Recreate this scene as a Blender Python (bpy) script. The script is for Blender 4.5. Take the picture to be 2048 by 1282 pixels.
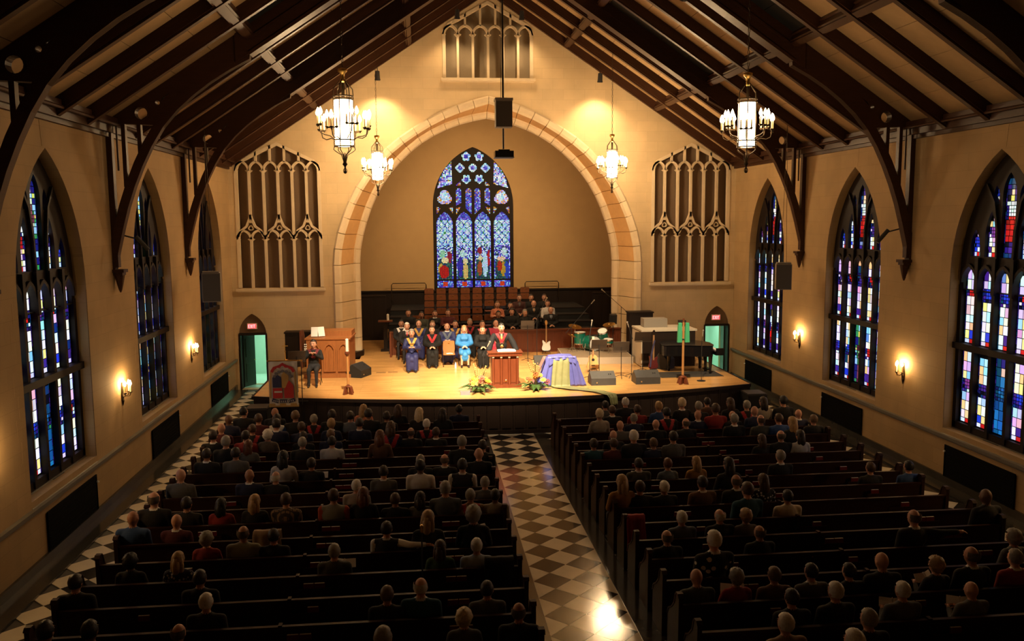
import bpy, bmesh, math, random
import numpy as np
from mathutils import Matrix, Vector, Euler
random.seed(7)
scn = bpy.context.scene
for o in list(bpy.data.objects): bpy.data.objects.remove(o, do_unlink=True)
COL = scn.collection
PI = math.pi
# ------------------------------------------------------------------ camera, world, exposure
cam_d = bpy.data.cameras.new('camera'); cam = bpy.data.objects.new('camera', cam_d); COL.objects.link(cam)
cam_d.sensor_width = 36.0; cam_d.lens = 36.0*1742.25/2048; cam_d.clip_end = 200
cam.matrix_world = Matrix(((0.99463642, 0.01891334, -0.10168908, -2.56186),
                           (-0.10318061, 0.11279257, -0.98824673, -32.78486),
                           (-0.00722127, 0.99343853, 0.11413909, 6.19222), (0, 0, 0, 1)))
scn.camera = cam
w = bpy.data.worlds.new('world'); scn.world = w; w.use_nodes = True
w.node_tree.nodes['Background'].inputs[0].default_value = (.5, .6, .8, 1)
w.node_tree.nodes['Background'].inputs[1].default_value = 0.006
vs = scn.view_settings
vs.view_transform = 'Standard'; vs.look = 'None'; vs.gamma = 1; vs.use_curve_mapping = False
vs.exposure = 0.2
LANTERN = 34.0; BULB = 85.0          # chandelier glass and flame strengths
SCONCE = 300.0; GLASS = 1.25            # sconce bulbs, daylight in the stained glass
STAGE_W = 11500.0; WASH_W = 380.0; APSE_FILL_W = 900.0      # stage spots, wall downlights, added apse floods
WARM = (1.0, .66, .33); STAGEC = (1.0, .76, .47)

# ------------------------------------------------------------------ materials
def lin(h):
    h = h.lstrip('#'); c = [int(h[i:i+2], 16)/255 for i in (0, 2, 4)]
    return tuple(x/12.92 if x <= .04045 else ((x+.055)/1.055)**2.4 for x in c)
MATS = {}
def mat(name, col, rough=.6, metal=0., noise=.15, scale=9., bump=0., emis=None, es=0., spec=.5, coat=0., streak=None, alpha=None):
    if name in MATS: return MATS[name]
    if isinstance(col, str): col = lin(col)
    m = bpy.data.materials.new(name); m.use_nodes = True; nt = m.node_tree; N = nt.nodes; L = nt.links
    b = N['Principled BSDF']
    b.inputs['Roughness'].default_value = rough; b.inputs['Metallic'].default_value = metal
    b.inputs['Specular IOR Level'].default_value = spec; b.inputs['Coat Weight'].default_value = coat
    b.inputs['Base Color'].default_value = (*col, 1)
    if noise or bump:
        tc = N.new('ShaderNodeTexCoord'); mp = N.new('ShaderNodeMapping'); L.new(tc.outputs['Object'], mp.inputs[0])
        if streak: mp.inputs['Scale'].default_value = streak
        nz = N.new('ShaderNodeTexNoise'); nz.inputs['Scale'].default_value = scale; nz.inputs['Detail'].default_value = 4
        L.new(mp.outputs[0], nz.inputs['Vector'])
    if noise:
        mx = N.new('ShaderNodeMix'); mx.data_type = 'RGBA'
        mx.inputs[6].default_value = (*[c*(1-noise) for c in col], 1); mx.inputs[7].default_value = (*[min(1, c*(1+noise)) for c in col], 1)
        L.new(nz.outputs[0], mx.inputs[0]); L.new(mx.outputs[2], b.inputs['Base Color'])
    if bump:
        bp = N.new('ShaderNodeBump'); bp.inputs['Strength'].default_value = bump; bp.inputs['Distance'].default_value = .02
        L.new(nz.outputs[0], bp.inputs['Height']); L.new(bp.outputs[0], b.inputs['Normal'])
    if emis:
        if isinstance(emis, str): emis = lin(emis)
        b.inputs['Emission Color'].default_value = (*emis, 1); b.inputs['Emission Strength'].default_value = es
    if alpha is not None: b.inputs['Alpha'].default_value = alpha
    MATS[name] = m; return m
def blocks(name, col, plane, bw=.8, bh=.38, mortar=.006, rough=.85, var=.10, mcol=.72):
    """ashlar / planks: brick texture laid in a world plane, fine noise on top"""
    if isinstance(col, str): col = lin(col)
    m = bpy.data.materials.new(name); m.use_nodes = True; nt = m.node_tree; N = nt.nodes; L = nt.links
    b = N['Principled BSDF']; b.inputs['Roughness'].default_value = rough
    g = N.new('ShaderNodeNewGeometry'); s = N.new('ShaderNodeSeparateXYZ'); c = N.new('ShaderNodeCombineXYZ')
    L.new(g.outputs['Position'], s.inputs[0])
    i, j = plane
    L.new(s.outputs[i], c.inputs[0]); L.new(s.outputs[j], c.inputs[1])
    br = N.new('ShaderNodeTexBrick'); L.new(c.outputs[0], br.inputs['Vector'])
    br.inputs['Color1'].default_value = (*[x*(1-var) for x in col], 1); br.inputs['Color2'].default_value = (*[min(1, x*(1+var)) for x in col], 1)
    br.inputs['Mortar'].default_value = (*[x*mcol for x in col], 1); br.inputs['Scale'].default_value = 1
    br.inputs['Mortar Size'].default_value = mortar; br.inputs['Brick Width'].default_value = bw; br.inputs['Row Height'].default_value = bh
    br.inputs['Mortar Smooth'].default_value = .3
    nz = N.new('ShaderNodeTexNoise'); nz.inputs['Scale'].default_value = 1.1; nz.inputs['Detail'].default_value = 6; L.new(g.outputs['Position'], nz.inputs['Vector'])
    mx = N.new('ShaderNodeMix'); mx.data_type = 'RGBA'; mx.blend_type = 'MULTIPLY'; mx.inputs[0].default_value = 1
    rp = N.new('ShaderNodeValToRGB'); rp.color_ramp.elements[0].position = .3; rp.color_ramp.elements[0].color = (.88, .87, .85, 1)
    rp.color_ramp.elements[1].position = .7; rp.color_ramp.elements[1].color = (1.08, 1.06, 1.02, 1)
    L.new(nz.outputs[0], rp.inputs[0]); L.new(br.outputs[0], mx.inputs[6]); L.new(rp.outputs[0], mx.inputs[7]); L.new(mx.outputs[2], b.inputs['Base Color'])
    n2 = N.new('ShaderNodeTexNoise'); n2.inputs['Scale'].default_value = 30; L.new(g.outputs['Position'], n2.inputs['Vector'])
    bp = N.new('ShaderNodeBump'); bp.inputs['Strength'].default_value = .25; bp.inputs['Distance'].default_value = .01
    L.new(n2.outputs[0], bp.inputs['Height']); L.new(bp.outputs[0], b.inputs['Normal'])
    MATS[name] = m; return m
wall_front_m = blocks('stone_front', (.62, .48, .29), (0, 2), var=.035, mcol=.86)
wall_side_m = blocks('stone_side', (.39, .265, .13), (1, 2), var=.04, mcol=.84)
apse_m = mat('apse_plaster', (.51, .335, .15), .8, noise=.08, scale=2)
stone_m = mat('carved_stone', (.68, .56, .38), .8, noise=.1, scale=5, bump=.1)
stone_or = mat('orange_stone', (.62, .37, .15), .8, noise=.12, scale=4, bump=.1)
sill_m = mat('grey_sill_stone', (.135, .12, .095), .6, noise=.2, scale=4)
wood_dk = mat('dark_roof_timber', (.038, .0135, .0055), .46, spec=.28, noise=.45, scale=3, streak=(1, 1, 8))
wood_fr = mat('window_timber', (.011, .006, .004), .6, spec=.25, noise=.3)
wood_pew = mat('dark_pew_wood', (.030, .010, .0048), .55, spec=.16, noise=.4, scale=4, streak=(.6, 6, 6))
wood_red = mat('red_brown_wood', (.135, .033, .012), .38, noise=.35, scale=4, streak=(6, 6, .7))
wood_org = mat('honey_oak', (.28, .10, .028), .42, noise=.3, scale=4, streak=(7, 7, .8))
wood_ch = mat('chair_plywood', (.155, .048, .016), .4, noise=.3, scale=4, streak=(7, 7, .8))
wood_dark2 = mat('stage_front_wood', (.012, .0055, .0032), .55, spec=.3, noise=.4, scale=3, streak=(6, 6, .6))
wood_lt = mat('pale_oak', (.50, .24, .08), .42, noise=.2, scale=4, streak=(8, 8, .8))
panel_m = mat('ceiling_board', (.36, .235, .115), .8, noise=.14, scale=5, bump=.1)
black_m = mat('black_void', (.004, .004, .004), .9, noise=0)
black_gl = mat('black_lacquer', (.006, .006, .007), .18, noise=0)
black_mt = mat('black_matte', (.012, .012, .013), .55, noise=.2)
iron_m = mat('wrought_iron', (.045, .030, .016), .42, metal=.7, noise=.3)
brass_m = mat('brass', (.65, .42, .13), .3, metal=1, noise=.1)
chrome_m = mat('chrome', (.7, .7, .72), .2, metal=1, noise=0)
gray_gr = mat('speaker_grey', (.24, .21, .17), .7, noise=.1, scale=60)
grille_m = mat('speaker_grille', (.07, .06, .048), .7, noise=.3, scale=90)
white_m = mat('white_paint', (.75, .75, .72), .5, noise=.04)
paper_m = mat('paper', (.80, .80, .80), .7, noise=.03)
cream_m = mat('cream_paint', (.52, .46, .36), .5, noise=.05)
candle_w = mat('candle_wax', (.85, .82, .72), .5, noise=.02)
flame_m = mat('lamp_flame', (1, .9, .7), .4, noise=0, emis=(1, .66, .33), es=BULB*.5)
flame_f = mat('lamp_flame_chancel', (1, .9, .7), .4, noise=0, emis=(1, .68, .36), es=BULB*3.0)
sconce_fl = mat('sconce_flame', (1, .9, .7), .4, noise=0, emis=(1, .62, .26), es=SCONCE)
lant_m = mat('lantern_glass', (1, .9, .7), .4, noise=0, emis=(1, .66, .33), es=LANTERN*.5)
lant_f = mat('lantern_glass_chancel', (1, .9, .7), .4, noise=0, emis=(1, .68, .36), es=LANTERN*2.3)
tube_m = mat('candle_tube', (.80, .66, .40), .6, noise=.03)
exit_m = mat('exit_face', (.5, .03, .03), .5, noise=0, emis=(1, .10, .10), es=1.1)
exit_l = mat('exit_letters', (.6, .3, .3), .5, noise=0, emis=(1, .42, .42), es=1.6)
tile_w = mat('cream_marble_tile', (.74, .67, .54), .13, noise=.14, scale=2.5)
tile_b = mat('black_marble_tile', (.035, .030, .026), .13, noise=.4, scale=2.5)
grout_m = mat('grout', (.05, .045, .04), .6, noise=0)
border_m = mat('dark_marble_border', (.045, .042, .036), .16, noise=.4, scale=2)
vent_m = mat('black_heater_grille', (.0025, .0025, .0028), .9, spec=.1, noise=0)
cloth_org = mat('organ_chamber_cloth', (.17, .115, .072), .9, noise=.12, scale=30)
cloth_gab = mat('gable_cloth', (.26, .21, .145), .9, noise=.1, scale=30)
green_wall = mat('corridor_paint', (.55, .72, .60), .6, noise=.03)
red_book = mat('red_hymnal_cover', (.17, .006, .009), .55, noise=.15)
felt = mat('grey_carpet', (.40, .33, .25), .9, noise=.12, scale=40)
leaf_m = mat('leaf_green', (.03, .075, .015), .5, noise=.3)
green_drum = mat('green_sparkle', (.006, .12, .085), .2, noise=.3, scale=60)
stole_green = mat('green_stole', (.06, .42, .20), .7, noise=.08)
def stage_mat():
    m = blocks('stage_boards', (.58, .33, .12), (0, 1), bw=1.8, bh=.085, mortar=.003, rough=.26, var=.13, mcol=.55)
    return m
stage_m = stage_mat()
def glass_mat():
    m = bpy.data.materials.new('stained_glass'); m.use_nodes = True; nt = m.node_tree; N = nt.nodes; L = nt.links
    b = N['Principled BSDF']; a = N.new('ShaderNodeVertexColor'); a.layer_name = 'glass'
    b.inputs['Base Color'].default_value = (.02, .02, .02, 1); b.inputs['Roughness'].default_value = .25
    L.new(a.outputs[0], b.inputs['Emission Color']); b.inputs['Emission Strength'].default_value = GLASS
    return m
glass_m = glass_mat()

# ------------------------------------------------------------------ builders
class MB:
    def __init__(s): s.v = []; s.f = []; s.m = []; s.T = None
    def add(s, vs_, fs, mi=0):
        o = len(s.v)
        if s.T is not None: vs_ = [tuple(s.T @ Vector(q)) for q in vs_]
        s.v += [tuple(q) for q in vs_]; s.f += [tuple(i+o for i in f) for f in fs]; s.m += [mi]*len(fs); return s
    def box(s, c, d, mi=0, rz=0, rx=0, ry=0):
        x, y, z = d[0]/2, d[1]/2, d[2]/2
        p = [(-x,-y,-z),(x,-y,-z),(x,y,-z),(-x,y,-z),(-x,-y,z),(x,-y,z),(x,y,z),(-x,y,z)]
        if rz or rx or ry:
            R = Euler((rx, ry, rz)).to_matrix(); p = [tuple(R @ Vector(q)) for q in p]
        p = [(a+c[0], b+c[1], e+c[2]) for a, b, e in p]
        return s.add(p, [(3,2,1,0),(4,5,6,7),(0,1,5,4),(1,2,6,5),(2,3,7,6),(3,0,4,7)], mi)
    def prism(s, poly, ax, a0, a1, mi=0):
        def P(u, v, a): return (u, a, v) if ax == 'y' else ((a, u, v) if ax == 'x' else (u, v, a))
        n = len(poly)
        vs_ = [P(u, v, a0) for u, v in poly]+[P(u, v, a1) for u, v in poly]
        fs = [tuple(range(n)), tuple(range(2*n-1, n-1, -1))]+[(i, i+n, (i+1) % n+n, (i+1) % n) for i in range(n)]
        return s.add(vs_, fs, mi)
    def strip(s, pts, w, ax, a0, a1, mi=0, closed=False):
        """a bar of width w along a planar polyline"""
        n = len(pts); P = [Vector(p) for p in pts]; A = []; B = []
        for i in range(n):
            d = (P[(i+1) % n]-P[i-1]) if closed else (P[min(i+1, n-1)]-P[max(i-1, 0)])
            d.normalize(); k = Vector((-d.y, d.x))*w/2; A.append(P[i]+k); B.append(P[i]-k)
        def Q(p, a): return (p.x, a, p.y) if ax == 'y' else ((a, p.x, p.y) if ax == 'x' else (p.x, p.y, a))
        vs_ = [Q(p, a0) for p in A]+[Q(p, a0) for p in B]+[Q(p, a1) for p in A]+[Q(p, a1) for p in B]
        fs = []
        for i in range(n if closed else n-1):
            j = (i+1) % n
            fs += [(i, j, j+n, i+n), (i+2*n, i+3*n, j+3*n, j+2*n), (i, i+2*n, j+2*n, j), (i+n, j+n, j+3*n, i+3*n)]
        if not closed: fs += [(0, n, 3*n, 2*n), (n-1, 3*n-1, 4*n-1, 2*n-1)]
        return s.add(vs_, fs, mi)
    def tube(s, path, r, n=8, mi=0, cap=True):
        P = [Vector(p) for p in path]; k = len(P); R = r if isinstance(r, (list, tuple)) else [r]*k
        vs_ = []; up = None
        for i in range(k):
            d = (P[min(i+1, k-1)]-P[max(i-1, 0)]).normalized()
            if up is None: up = Vector((0, 0, 1)) if abs(d.z) < .9 else Vector((1, 0, 0))
            a = d.cross(up); 
            if a.length < 1e-6: a = d.orthogonal()
            a.normalize(); b = a.cross(d); up = b
            for j in range(n):
                t = 2*PI*j/n; vs_.append(tuple(P[i]+(a*math.cos(t)+b*math.sin(t))*R[i]))
        fs = [(i*n+j, i*n+(j+1) % n, (i+1)*n+(j+1) % n, (i+1)*n+j) for i in range(k-1) for j in range(n)]
        if cap: fs += [tuple(range(n-1, -1, -1)), tuple(range((k-1)*n, k*n))]
        return s.add(vs_, fs, mi)
    def lathe(s, prof, c=(0, 0, 0), n=12, mi=0):
        k = len(prof); vs_ = [(c[0]+r*math.cos(2*PI*j/n), c[1]+r*math.sin(2*PI*j/n), c[2]+z) for r, z in prof for j in range(n)]
        fs = [(i*n+j, i*n+(j+1) % n, (i+1)*n+(j+1) % n, (i+1)*n+j) for i in range(k-1) for j in range(n)]
        fs += [tuple(range(n-1, -1, -1)), tuple(range((k-1)*n, k*n))]
        return s.add(vs_, fs, mi)
    def ell(s, c, r, nu=10, nv=7, mi=0):
        vs_ = [(c[0], c[1], c[2]-r[2])]
        for i in range(1, nv):
            a = -PI/2+PI*i/nv
            for j in range(nu):
                t = 2*PI*j/nu; vs_.append((c[0]+r[0]*math.cos(a)*math.cos(t), c[1]+r[1]*math.cos(a)*math.sin(t), c[2]+r[2]*math.sin(a)))
        vs_.append((c[0], c[1], c[2]+r[2])); top = len(vs_)-1; fs = []
        for j in range(nu):
            fs.append((0, 1+(j+1) % nu, 1+j)); fs.append((top, top-nu+j, top-nu+(j+1) % nu))
        for i in range(nv-2):
            for j in range(nu): fs.append((1+i*nu+j, 1+i*nu+(j+1) % nu, 1+(i+1)*nu+(j+1) % nu, 1+(i+1)*nu+j))
        return s.add(vs_, fs, mi)
    def mesh(s, name='mesh', mats=None, smooth=False):
        me = bpy.data.meshes.new(name); me.from_pydata(s.v, [], s.f)
        for m in (mats or []): me.materials.append(m)
        if len(mats or []) > 1: me.polygons.foreach_set('material_index', s.m)
        if smooth: me.polygons.foreach_set('use_smooth', [True]*len(me.polygons))
        me.update(); return me
    def build(s, name, mats, parent=None, smooth=False, loc=None, rz=0):
        if not isinstance(mats, (list, tuple)): mats = [mats]
        return obj(name, s.mesh(name, mats, smooth), parent, loc, rz)
def fixn(me):
    bm = bmesh.new(); bm.from_mesh(me); bmesh.ops.recalc_face_normals(bm, faces=bm.faces); bm.to_mesh(me); bm.free()
def obj(name, me, parent=None, loc=None, rz=0):
    o = bpy.data.objects.new(name, me); COL.objects.link(o)
    if parent: o.parent = parent
    if loc: o.location = loc
    if rz: o.rotation_euler = (0, 0, rz)
    return o
def tag(o, label=None, cat=None, group=None, kind=None):
    if label: o['label'] = label
    if cat: o['category'] = cat
    if group: o['group'] = group
    if kind: o['kind'] = kind
    return o
def thing(name, label, cat, loc=(0, 0, 0), rz=0, group=None):
    o = bpy.data.objects.new(name, None); COL.objects.link(o); o.location = loc; o.rotation_euler = (0, 0, rz); o.empty_display_size = .1
    return tag(o, label, cat, group)
def copy_tree(o, parent=None):
    c = o.copy(); COL.objects.link(c); c.parent = parent
    for ch in o.children: copy_tree(ch, c)
    return c
def relink_children_safe(o): return list(o.children)
def holes(outer, hs, depth):
    """flat polygon with holes, extruded to depth along its normal (local z from 0 to depth)"""
    cu = bpy.data.curves.new('tmp', 'CURVE'); cu.dimensions = '2D'; cu.fill_mode = 'BOTH'; cu.extrude = depth/2
    for pts in [outer]+list(hs):
        sp = cu.splines.new('POLY'); sp.points.add(len(pts)-1); sp.use_cyclic_u = True
        for p, q in zip(sp.points, pts): p.co = (q[0], q[1], 0, 1)
    o = bpy.data.objects.new('tmp', cu); COL.objects.link(o)
    dg = bpy.context.evaluated_depsgraph_get(); me = bpy.data.meshes.new_from_object(o.evaluated_get(dg))
    bpy.data.objects.remove(o); bpy.data.curves.remove(cu)
    n = len(me.vertices); a = np.empty(n*3); me.vertices.foreach_get('co', a); a = a.reshape(-1, 3); a[:, 2] += depth/2
    me.vertices.foreach_set('co', a.ravel()); me.materials.clear()
    me.polygons.foreach_set('use_smooth', [False]*len(me.polygons)); return me
def remap(me, fn):
    n = len(me.vertices); a = np.empty(n*3); me.vertices.foreach_get('co', a); a = a.reshape(-1, 3)
    b = np.stack(fn(a[:, 0].copy(), a[:, 1].copy(), a[:, 2].copy()), 1); me.vertices.foreach_set('co', b.ravel()); fixn(me); me.update(); return me
def arc_side(half, zs, za, n=8):
    h = za-zs; R = (half*half+h*h)/(2*half); t1 = math.atan2(h, R-half)
    return [(half-R+R*math.cos(t1*i/n), zs+R*math.sin(t1*i/n)) for i in range(n+1)]
def pointed(cx, half, z0, zs, za, n=8):
    r = arc_side(half, zs, za, n)
    return [(cx-half, z0), (cx+half, z0)]+[(cx+x, z) for x, z in r]+[(cx-x, z) for x, z in r[-2::-1]]
def arch_line(cx, half, zs, za, n=8):
    r = arc_side(half, zs, za, n)
    return [(cx+x, z) for x, z in r]+[(cx-x, z) for x, z in r[-2::-1]]
ORD = ['first', 'second', 'third', 'fourth', 'fifth', 'sixth', 'seventh', 'eighth', 'ninth', 'tenth', 'eleventh', 'twelfth', 'thirteenth', 'fourteenth', 'fifteenth', 'sixteenth', 'seventeenth', 'eighteenth', 'nineteenth']
# ================================================================== THE SETTING
YB = -38.0
# ---- floor: slab, dark borders, and single marble tiles laid on the diagonal
fb = MB(); fb.box((0, -19, -.11), (19.2, 38.4, .2)); floor = fb.build('floor', grout_m)
tag(floor, 'black and cream diamond marble floor of the nave', kind='structure')
D = .6708; XO = -.0818; YT = -8.4219; hd = D/2-.004
def tile_ok(cx, cy): return -9.0 < cx < 9.0 and cy < -.2 and cy > -31
th = .012
tm = {}
for nm, mm in (('b', tile_b), ('w', tile_w)):
    t = MB(); t.v = [(0, -hd, 0), (hd, 0, 0), (0, hd, 0), (-hd, 0, 0), (0, -hd, -th), (hd, 0, -th), (0, hd, -th), (-hd, 0, -th)]
    t.f = [(0, 1, 2, 3), (4, 5, 1, 0), (5, 6, 2, 1), (6, 7, 3, 2), (7, 4, 0, 3)]; t.m = [0]*5
    tm[nm] = t.mesh('tile_'+nm, [mm])
rest = MB(); ntile = 0
cand = []
for i in range(-15, 16):
    for k in range(-14, 40):
        for half, nm in ((0, 'b'), (.5, 'w')):
            cx = XO+(i+.5+half)*D; cy = YT-(k+half)*D
            if not tile_ok(cx, cy): continue
            if .62 < cx-XO < .98 or -.98 < cx-XO < -.62: pass
            cen = abs(cx-XO) < .72 and -21.5 < cy < -7.8
            lef = cx < -7.45 and -20 < cy < 0
            cand.append((cx, cy, nm, 0 if cen else (1 if lef else 2)))
cand.sort(key=lambda c: (c[3], abs(c[1]+15)))
for cx, cy, nm, pr in cand:
    if pr < 2 and ntile < 298:
        obj('tile', tm[nm], floor, (cx, cy, .004)); ntile += 1
    else:
        z = .004; rest.add([(cx, cy-hd, z), (cx+hd, cy, z), (cx, cy+hd, z), (cx-hd, cy, z)], [(0, 1, 2, 3)], 0 if nm == 'b' else 1)
tag(rest.build('tile_field', [tile_b, tile_w], floor), kind='stuff')
bd = MB()
for x0, x1 in ((XO+D, XO+D+.31), (XO-D-.31, XO-D)): bd.box(((x0+x1)/2, -19.6, .006), (x1-x0, 23.4, .016))
bd.box((-9.27, -19, .02), (.46, 37.6, .045)); bd.box((9.27, -19, .02), (.46, 37.6, .045))
bd.build('border_strip', border_m, floor)

# ---- side walls with pointed window openings
WY = [-3.1, -9.3, -15.5]
WH, WZ0, WZS, WZA = 1.56, 1.30, 4.95, 7.60
def side_wall(side, name):
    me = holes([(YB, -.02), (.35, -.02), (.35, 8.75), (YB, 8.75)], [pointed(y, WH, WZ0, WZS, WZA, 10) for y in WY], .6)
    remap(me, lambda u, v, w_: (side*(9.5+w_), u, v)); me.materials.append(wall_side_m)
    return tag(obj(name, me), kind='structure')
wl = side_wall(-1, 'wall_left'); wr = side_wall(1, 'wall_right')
for side, par, nm in ((-1, wl, 'left'), (1, wr, 'right')):
    b = MB(); b.box((side*9.47, -19, 1.135), (.12, 38, .07)); b.box((side*9.49, -19, 1.08), (.06, 38, .05)); b.build('string_course', sill_m, par)
    b = MB(); b.box((side*9.475, -19, .10), (.06, 38, .2)); tag(b.build('baseboard_'+nm, border_m), kind='structure')
    b = MB(); b.box((side*9.36, -19, 8.42), (.30, 38, .16)); b.box((side*9.42, -19, 8.27), (.20, 38, .16)); b.box((side*9.46, -19, 8.15), (.10, 38, .10))
    b.tube([(side*9.20, YB, 8.36), (side*9.20, 0, 8.36)], .035, 6); tag(b.build('trim_1' if side < 0 else 'trim_2', wood_dk), 'dark timber cornice along the top of the %s wall' % nm, kind='structure')
    for y in WY:      # keystone and long-and-short reveal stones around each opening
        for k in range(9):
            z = 1.45+k*.40
            for e in (-1, 1):
                q = MB(); ww = .34 if k % 2 else .22; q.box((side*9.5035, y+e*(WH+ww/2), z), (.010, ww, .385)); q.build('reveal_stone', wall_side_m, par)
        q = MB(); q.prism([(y-.14, WZA+.02), (y+.14, WZA+.02), (y+.2, WZA+.52), (y-.2, WZA+.52)], 'x', side*9.495, side*9.6); fixn_me = q.build('keystone', wall_side_m, par)
b = MB(); b.box((0, YB-.1, 7), (20, .2, 16)); tag(b.build('wall_back', wall_front_m), kind='structure')

# ---- front wall (two skins) with chancel arch, doors, grille recesses
OUT = [(5.84, 4.6), (5.82, 5.0), (5.72, 5.62), (5.47, 6.39), (5.06, 7.31), (4.5, 8.14), (3.72, 8.98), (2.86, 9.59), (1.93, 10.13), (.99, 10.51), (0, 10.77)]
INN = [(4.92, 4.6), (4.9, 5.02), (4.8, 5.58), (4.45, 6.71), (3.95, 7.66), (3.3, 8.45), (2.48, 9.17), (1.59, 9.64), (.78, 9.92), (0, 10.07)]
def resample(pts, n):
    P = [Vector(p) for p in pts]
    for _ in range(2):      # corner cutting keeps the curve smooth
        Q = [P[0]]
        for a, c in zip(P, P[1:]): Q += [a*.75+c*.25, a*.25+c*.75]
        Q.append(P[-1]); P = Q
    L_ = [0]
    for a, c in zip(P, P[1:]): L_.append(L_[-1]+(c-a).length)
    out = []
    for i in range(n+1):
        t = L_[-1]*i/n; j = min(max(k for k in range(len(L_)) if L_[k] <= t+1e-9), len(P)-2)
        f = (t-L_[j])/max(1e-9, L_[j+1]-L_[j]); out.append(tuple(P[j]*(1-f)+P[j+1]*f))
    return out
NV = 15
jz = [1.0, 1.75, 2.5, 3.2, 3.9]
O_ = [(5.84, z) for z in jz]+resample(OUT, NV); I_ = [(4.92, z) for z in jz]+resample(INN, NV)
def inset(path, d):
    P = [Vector(p) for p in path]; r = []
    for i in range(len(P)):
        t = (P[min(i+1, len(P)-1)]-P[max(i-1, 0)]).normalized(); r.append(tuple(P[i]+Vector((-t.y, t.x))*d))
    r[-1] = (0, r[-1][1]); return r
def mirror_path(p): return [(x, z) for x, z in p]+[(-x, z) for x, z in p[-2::-1]]
GR = dict(x0=-9.26, x1=-6.2, z0=3.78, zs=8.1, za=9.06)
def gable_poly(x0, x1, z0, zs, za, m=0.):
    c = (x0+x1)/2; r = .22
    pts = [(x0+m, z0+m), (x1-m, z0+m), (x1-m, zs-m)]
    sl = (za-zs-.18)/((x1-x0)/2)
    pts += [(x1-m-.05, zs+.12-m), (x1-m-r, zs+.25-m)]
    pts += [(c, za-m*1.2)]
    pts += [(x0+m+r, zs+.25-m), (x0+m+.05, zs+.12-m), (x0+m, zs-m)]
    return pts
gl = gable_poly(**GR); gr_ = [(-x, z) for x, z in gl][::-1]
gg = gable_poly(-1.66, 1.66, 11.40, 13.0, 14.15)
DL = pointed(-8.84, .50, .012, 2.06, 2.84, 8); DR = pointed(8.85, .49, .012, 2.06, 2.83, 8)
arch_hole = [(5.6, .012)]+[p for p in inset(O_, .2)]; arch_hole = arch_hole+[(-x, z) for x, z in arch_hole[-2::-1]]
me = holes([(-9.5, -.02), (9.5, -.02), (9.5, 8.8), (0, 15.1), (-9.5, 8.8)], [arch_hole, gl, gr_, gg, DL, DR], .35)
remap(me, lambda u, v, w_: (u, w_, v)); me.materials.append(wall_front_m)
wf = tag(obj('wall_front', me), kind='structure')
ih = [(4.98, .012)]+inset(I_, -.08); ih = ih+[(-x, z) for x, z in ih[-2::-1]]
me = holes([(-9.9, -.02), (9.9, -.02), (9.9, 12.5), (-9.9, 12.5)], [ih, [(-9.36, .012), (-8.32, .012), (-8.32, 2.2), (-9.36, 2.2)], [(8.35, .012), (9.36, .012), (9.36, 2.2), (8.35, 2.2)]], .2)
remap(me, lambda u, v, w_: (u, w_+1.0, v)); me.materials.append(apse_m)
obj('rear_skin', me, wf)
arch = bpy.data.objects.new('trim_3', None); COL.objects.link(arch); tag(arch, 'broad pointed stone arch framing the chancel', kind='structure')
A1 = inset(O_, .30); I2 = inset(I_, -.24)
def stone_seg(secA, secB, g=.010):
    """a stone between two cross sections (lists of 3-D points)"""
    A = [Vector(p) for p in secA]; B = [Vector(p) for p in secB]; n = len(A)
    d = [(B[i]-A[i]).normalized()*g if (B[i]-A[i]).length > 3*g else Vector() for i in range(n)]
    A = [A[i]+d[i] for i in range(n)]; B = [B[i]-d[i] for i in range(n)]
    b = MB(); b.add([tuple(p) for p in A+B], [tuple(range(n)), tuple(range(2*n-1, n-1, -1))]+[(i, i+n, (i+1) % n+n, (i+1) % n) for i in range(n)]); return b
for s in (1, -1):
    for i in range(len(O_)-1):
        def P3(p, y): return (s*p[0], y, p[1])
        def hood(i): return [P3(O_[i], -.03), P3(inset(O_, .06)[i], -.10), P3(inset(O_, .22)[i], -.06), P3(A1[i], .02), P3(A1[i], .12), P3(O_[i], .12)]
        def splay(i): return [P3(A1[i], .03), P3(I2[i], .92), P3(inset(I_, -.5)[i], 1.0), P3(inset(O_, .02)[i], .2)]
        def roll(i): return [P3(I2[i], .92), P3(inset(I_, -.16)[i], .90), P3(inset(I_, -.04)[i], 1.0), P3(I_[i], 1.08), P3(I_[i], 1.24), P3(I2[i], 1.24)]
        for fn, mm in ((hood, stone_m), (splay, stone_or if i >= 5 else wall_front_m), (roll, stone_m)):
            q = stone_seg(fn(i), fn(i+1)); o = q.build('voussoir' if i >= 5 else 'jamb_stone', mm, arch); fixn(o.data)
    b = MB(); b.prism([(s*5.9, -.08), (s*5.5, -.14), (s*4.86, .9), (s*4.86, 1.3), (s*5.9, 1.3)], 'z', 1.03, 1.24); fixn(b.build('plinth', wood_dark2, arch).data)

# ---- chancel apse
b = MB(); b.box((0, 9.75, 6.2), (15.4, .3, 12.8)); 
me = holes([(-7.7, -.02), (7.7, -.02), (7.7, 12.5), (-7.7, 12.5)], [pointed(-.06, 1.93, 2.86, 6.9, 9.68, 14)], .4)
remap(me, lambda u, v, w_: (u, 9.3+w_, v)); me.materials.append(apse_m); wa = tag(obj('wall_chancel', me), kind='structure')
b = MB(); b.box((-7.6, 5.3, 6.2), (.2, 8.4, 12.6)); b.build('side_skin', apse_m, wa)
b = MB(); b.box((7.6, 5.3, 6.2), (.2, 8.4, 12.6)); b.build('side_skin', apse_m, wa)
b = MB(); b.box((0, 5.3, 12.4), (15.4, 8.8, .2)); b.build('chancel_vault', apse_m, wa)
b = MB()
b.box((0, 9.22, 1.9), (15, .12, 1.9)); b.box((0, 9.18, 2.86), (15, .2, .07))
wains = tag(b.build('trim_4', wood_dark2), 'dark wainscot below the chancel window', kind='structure')
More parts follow.
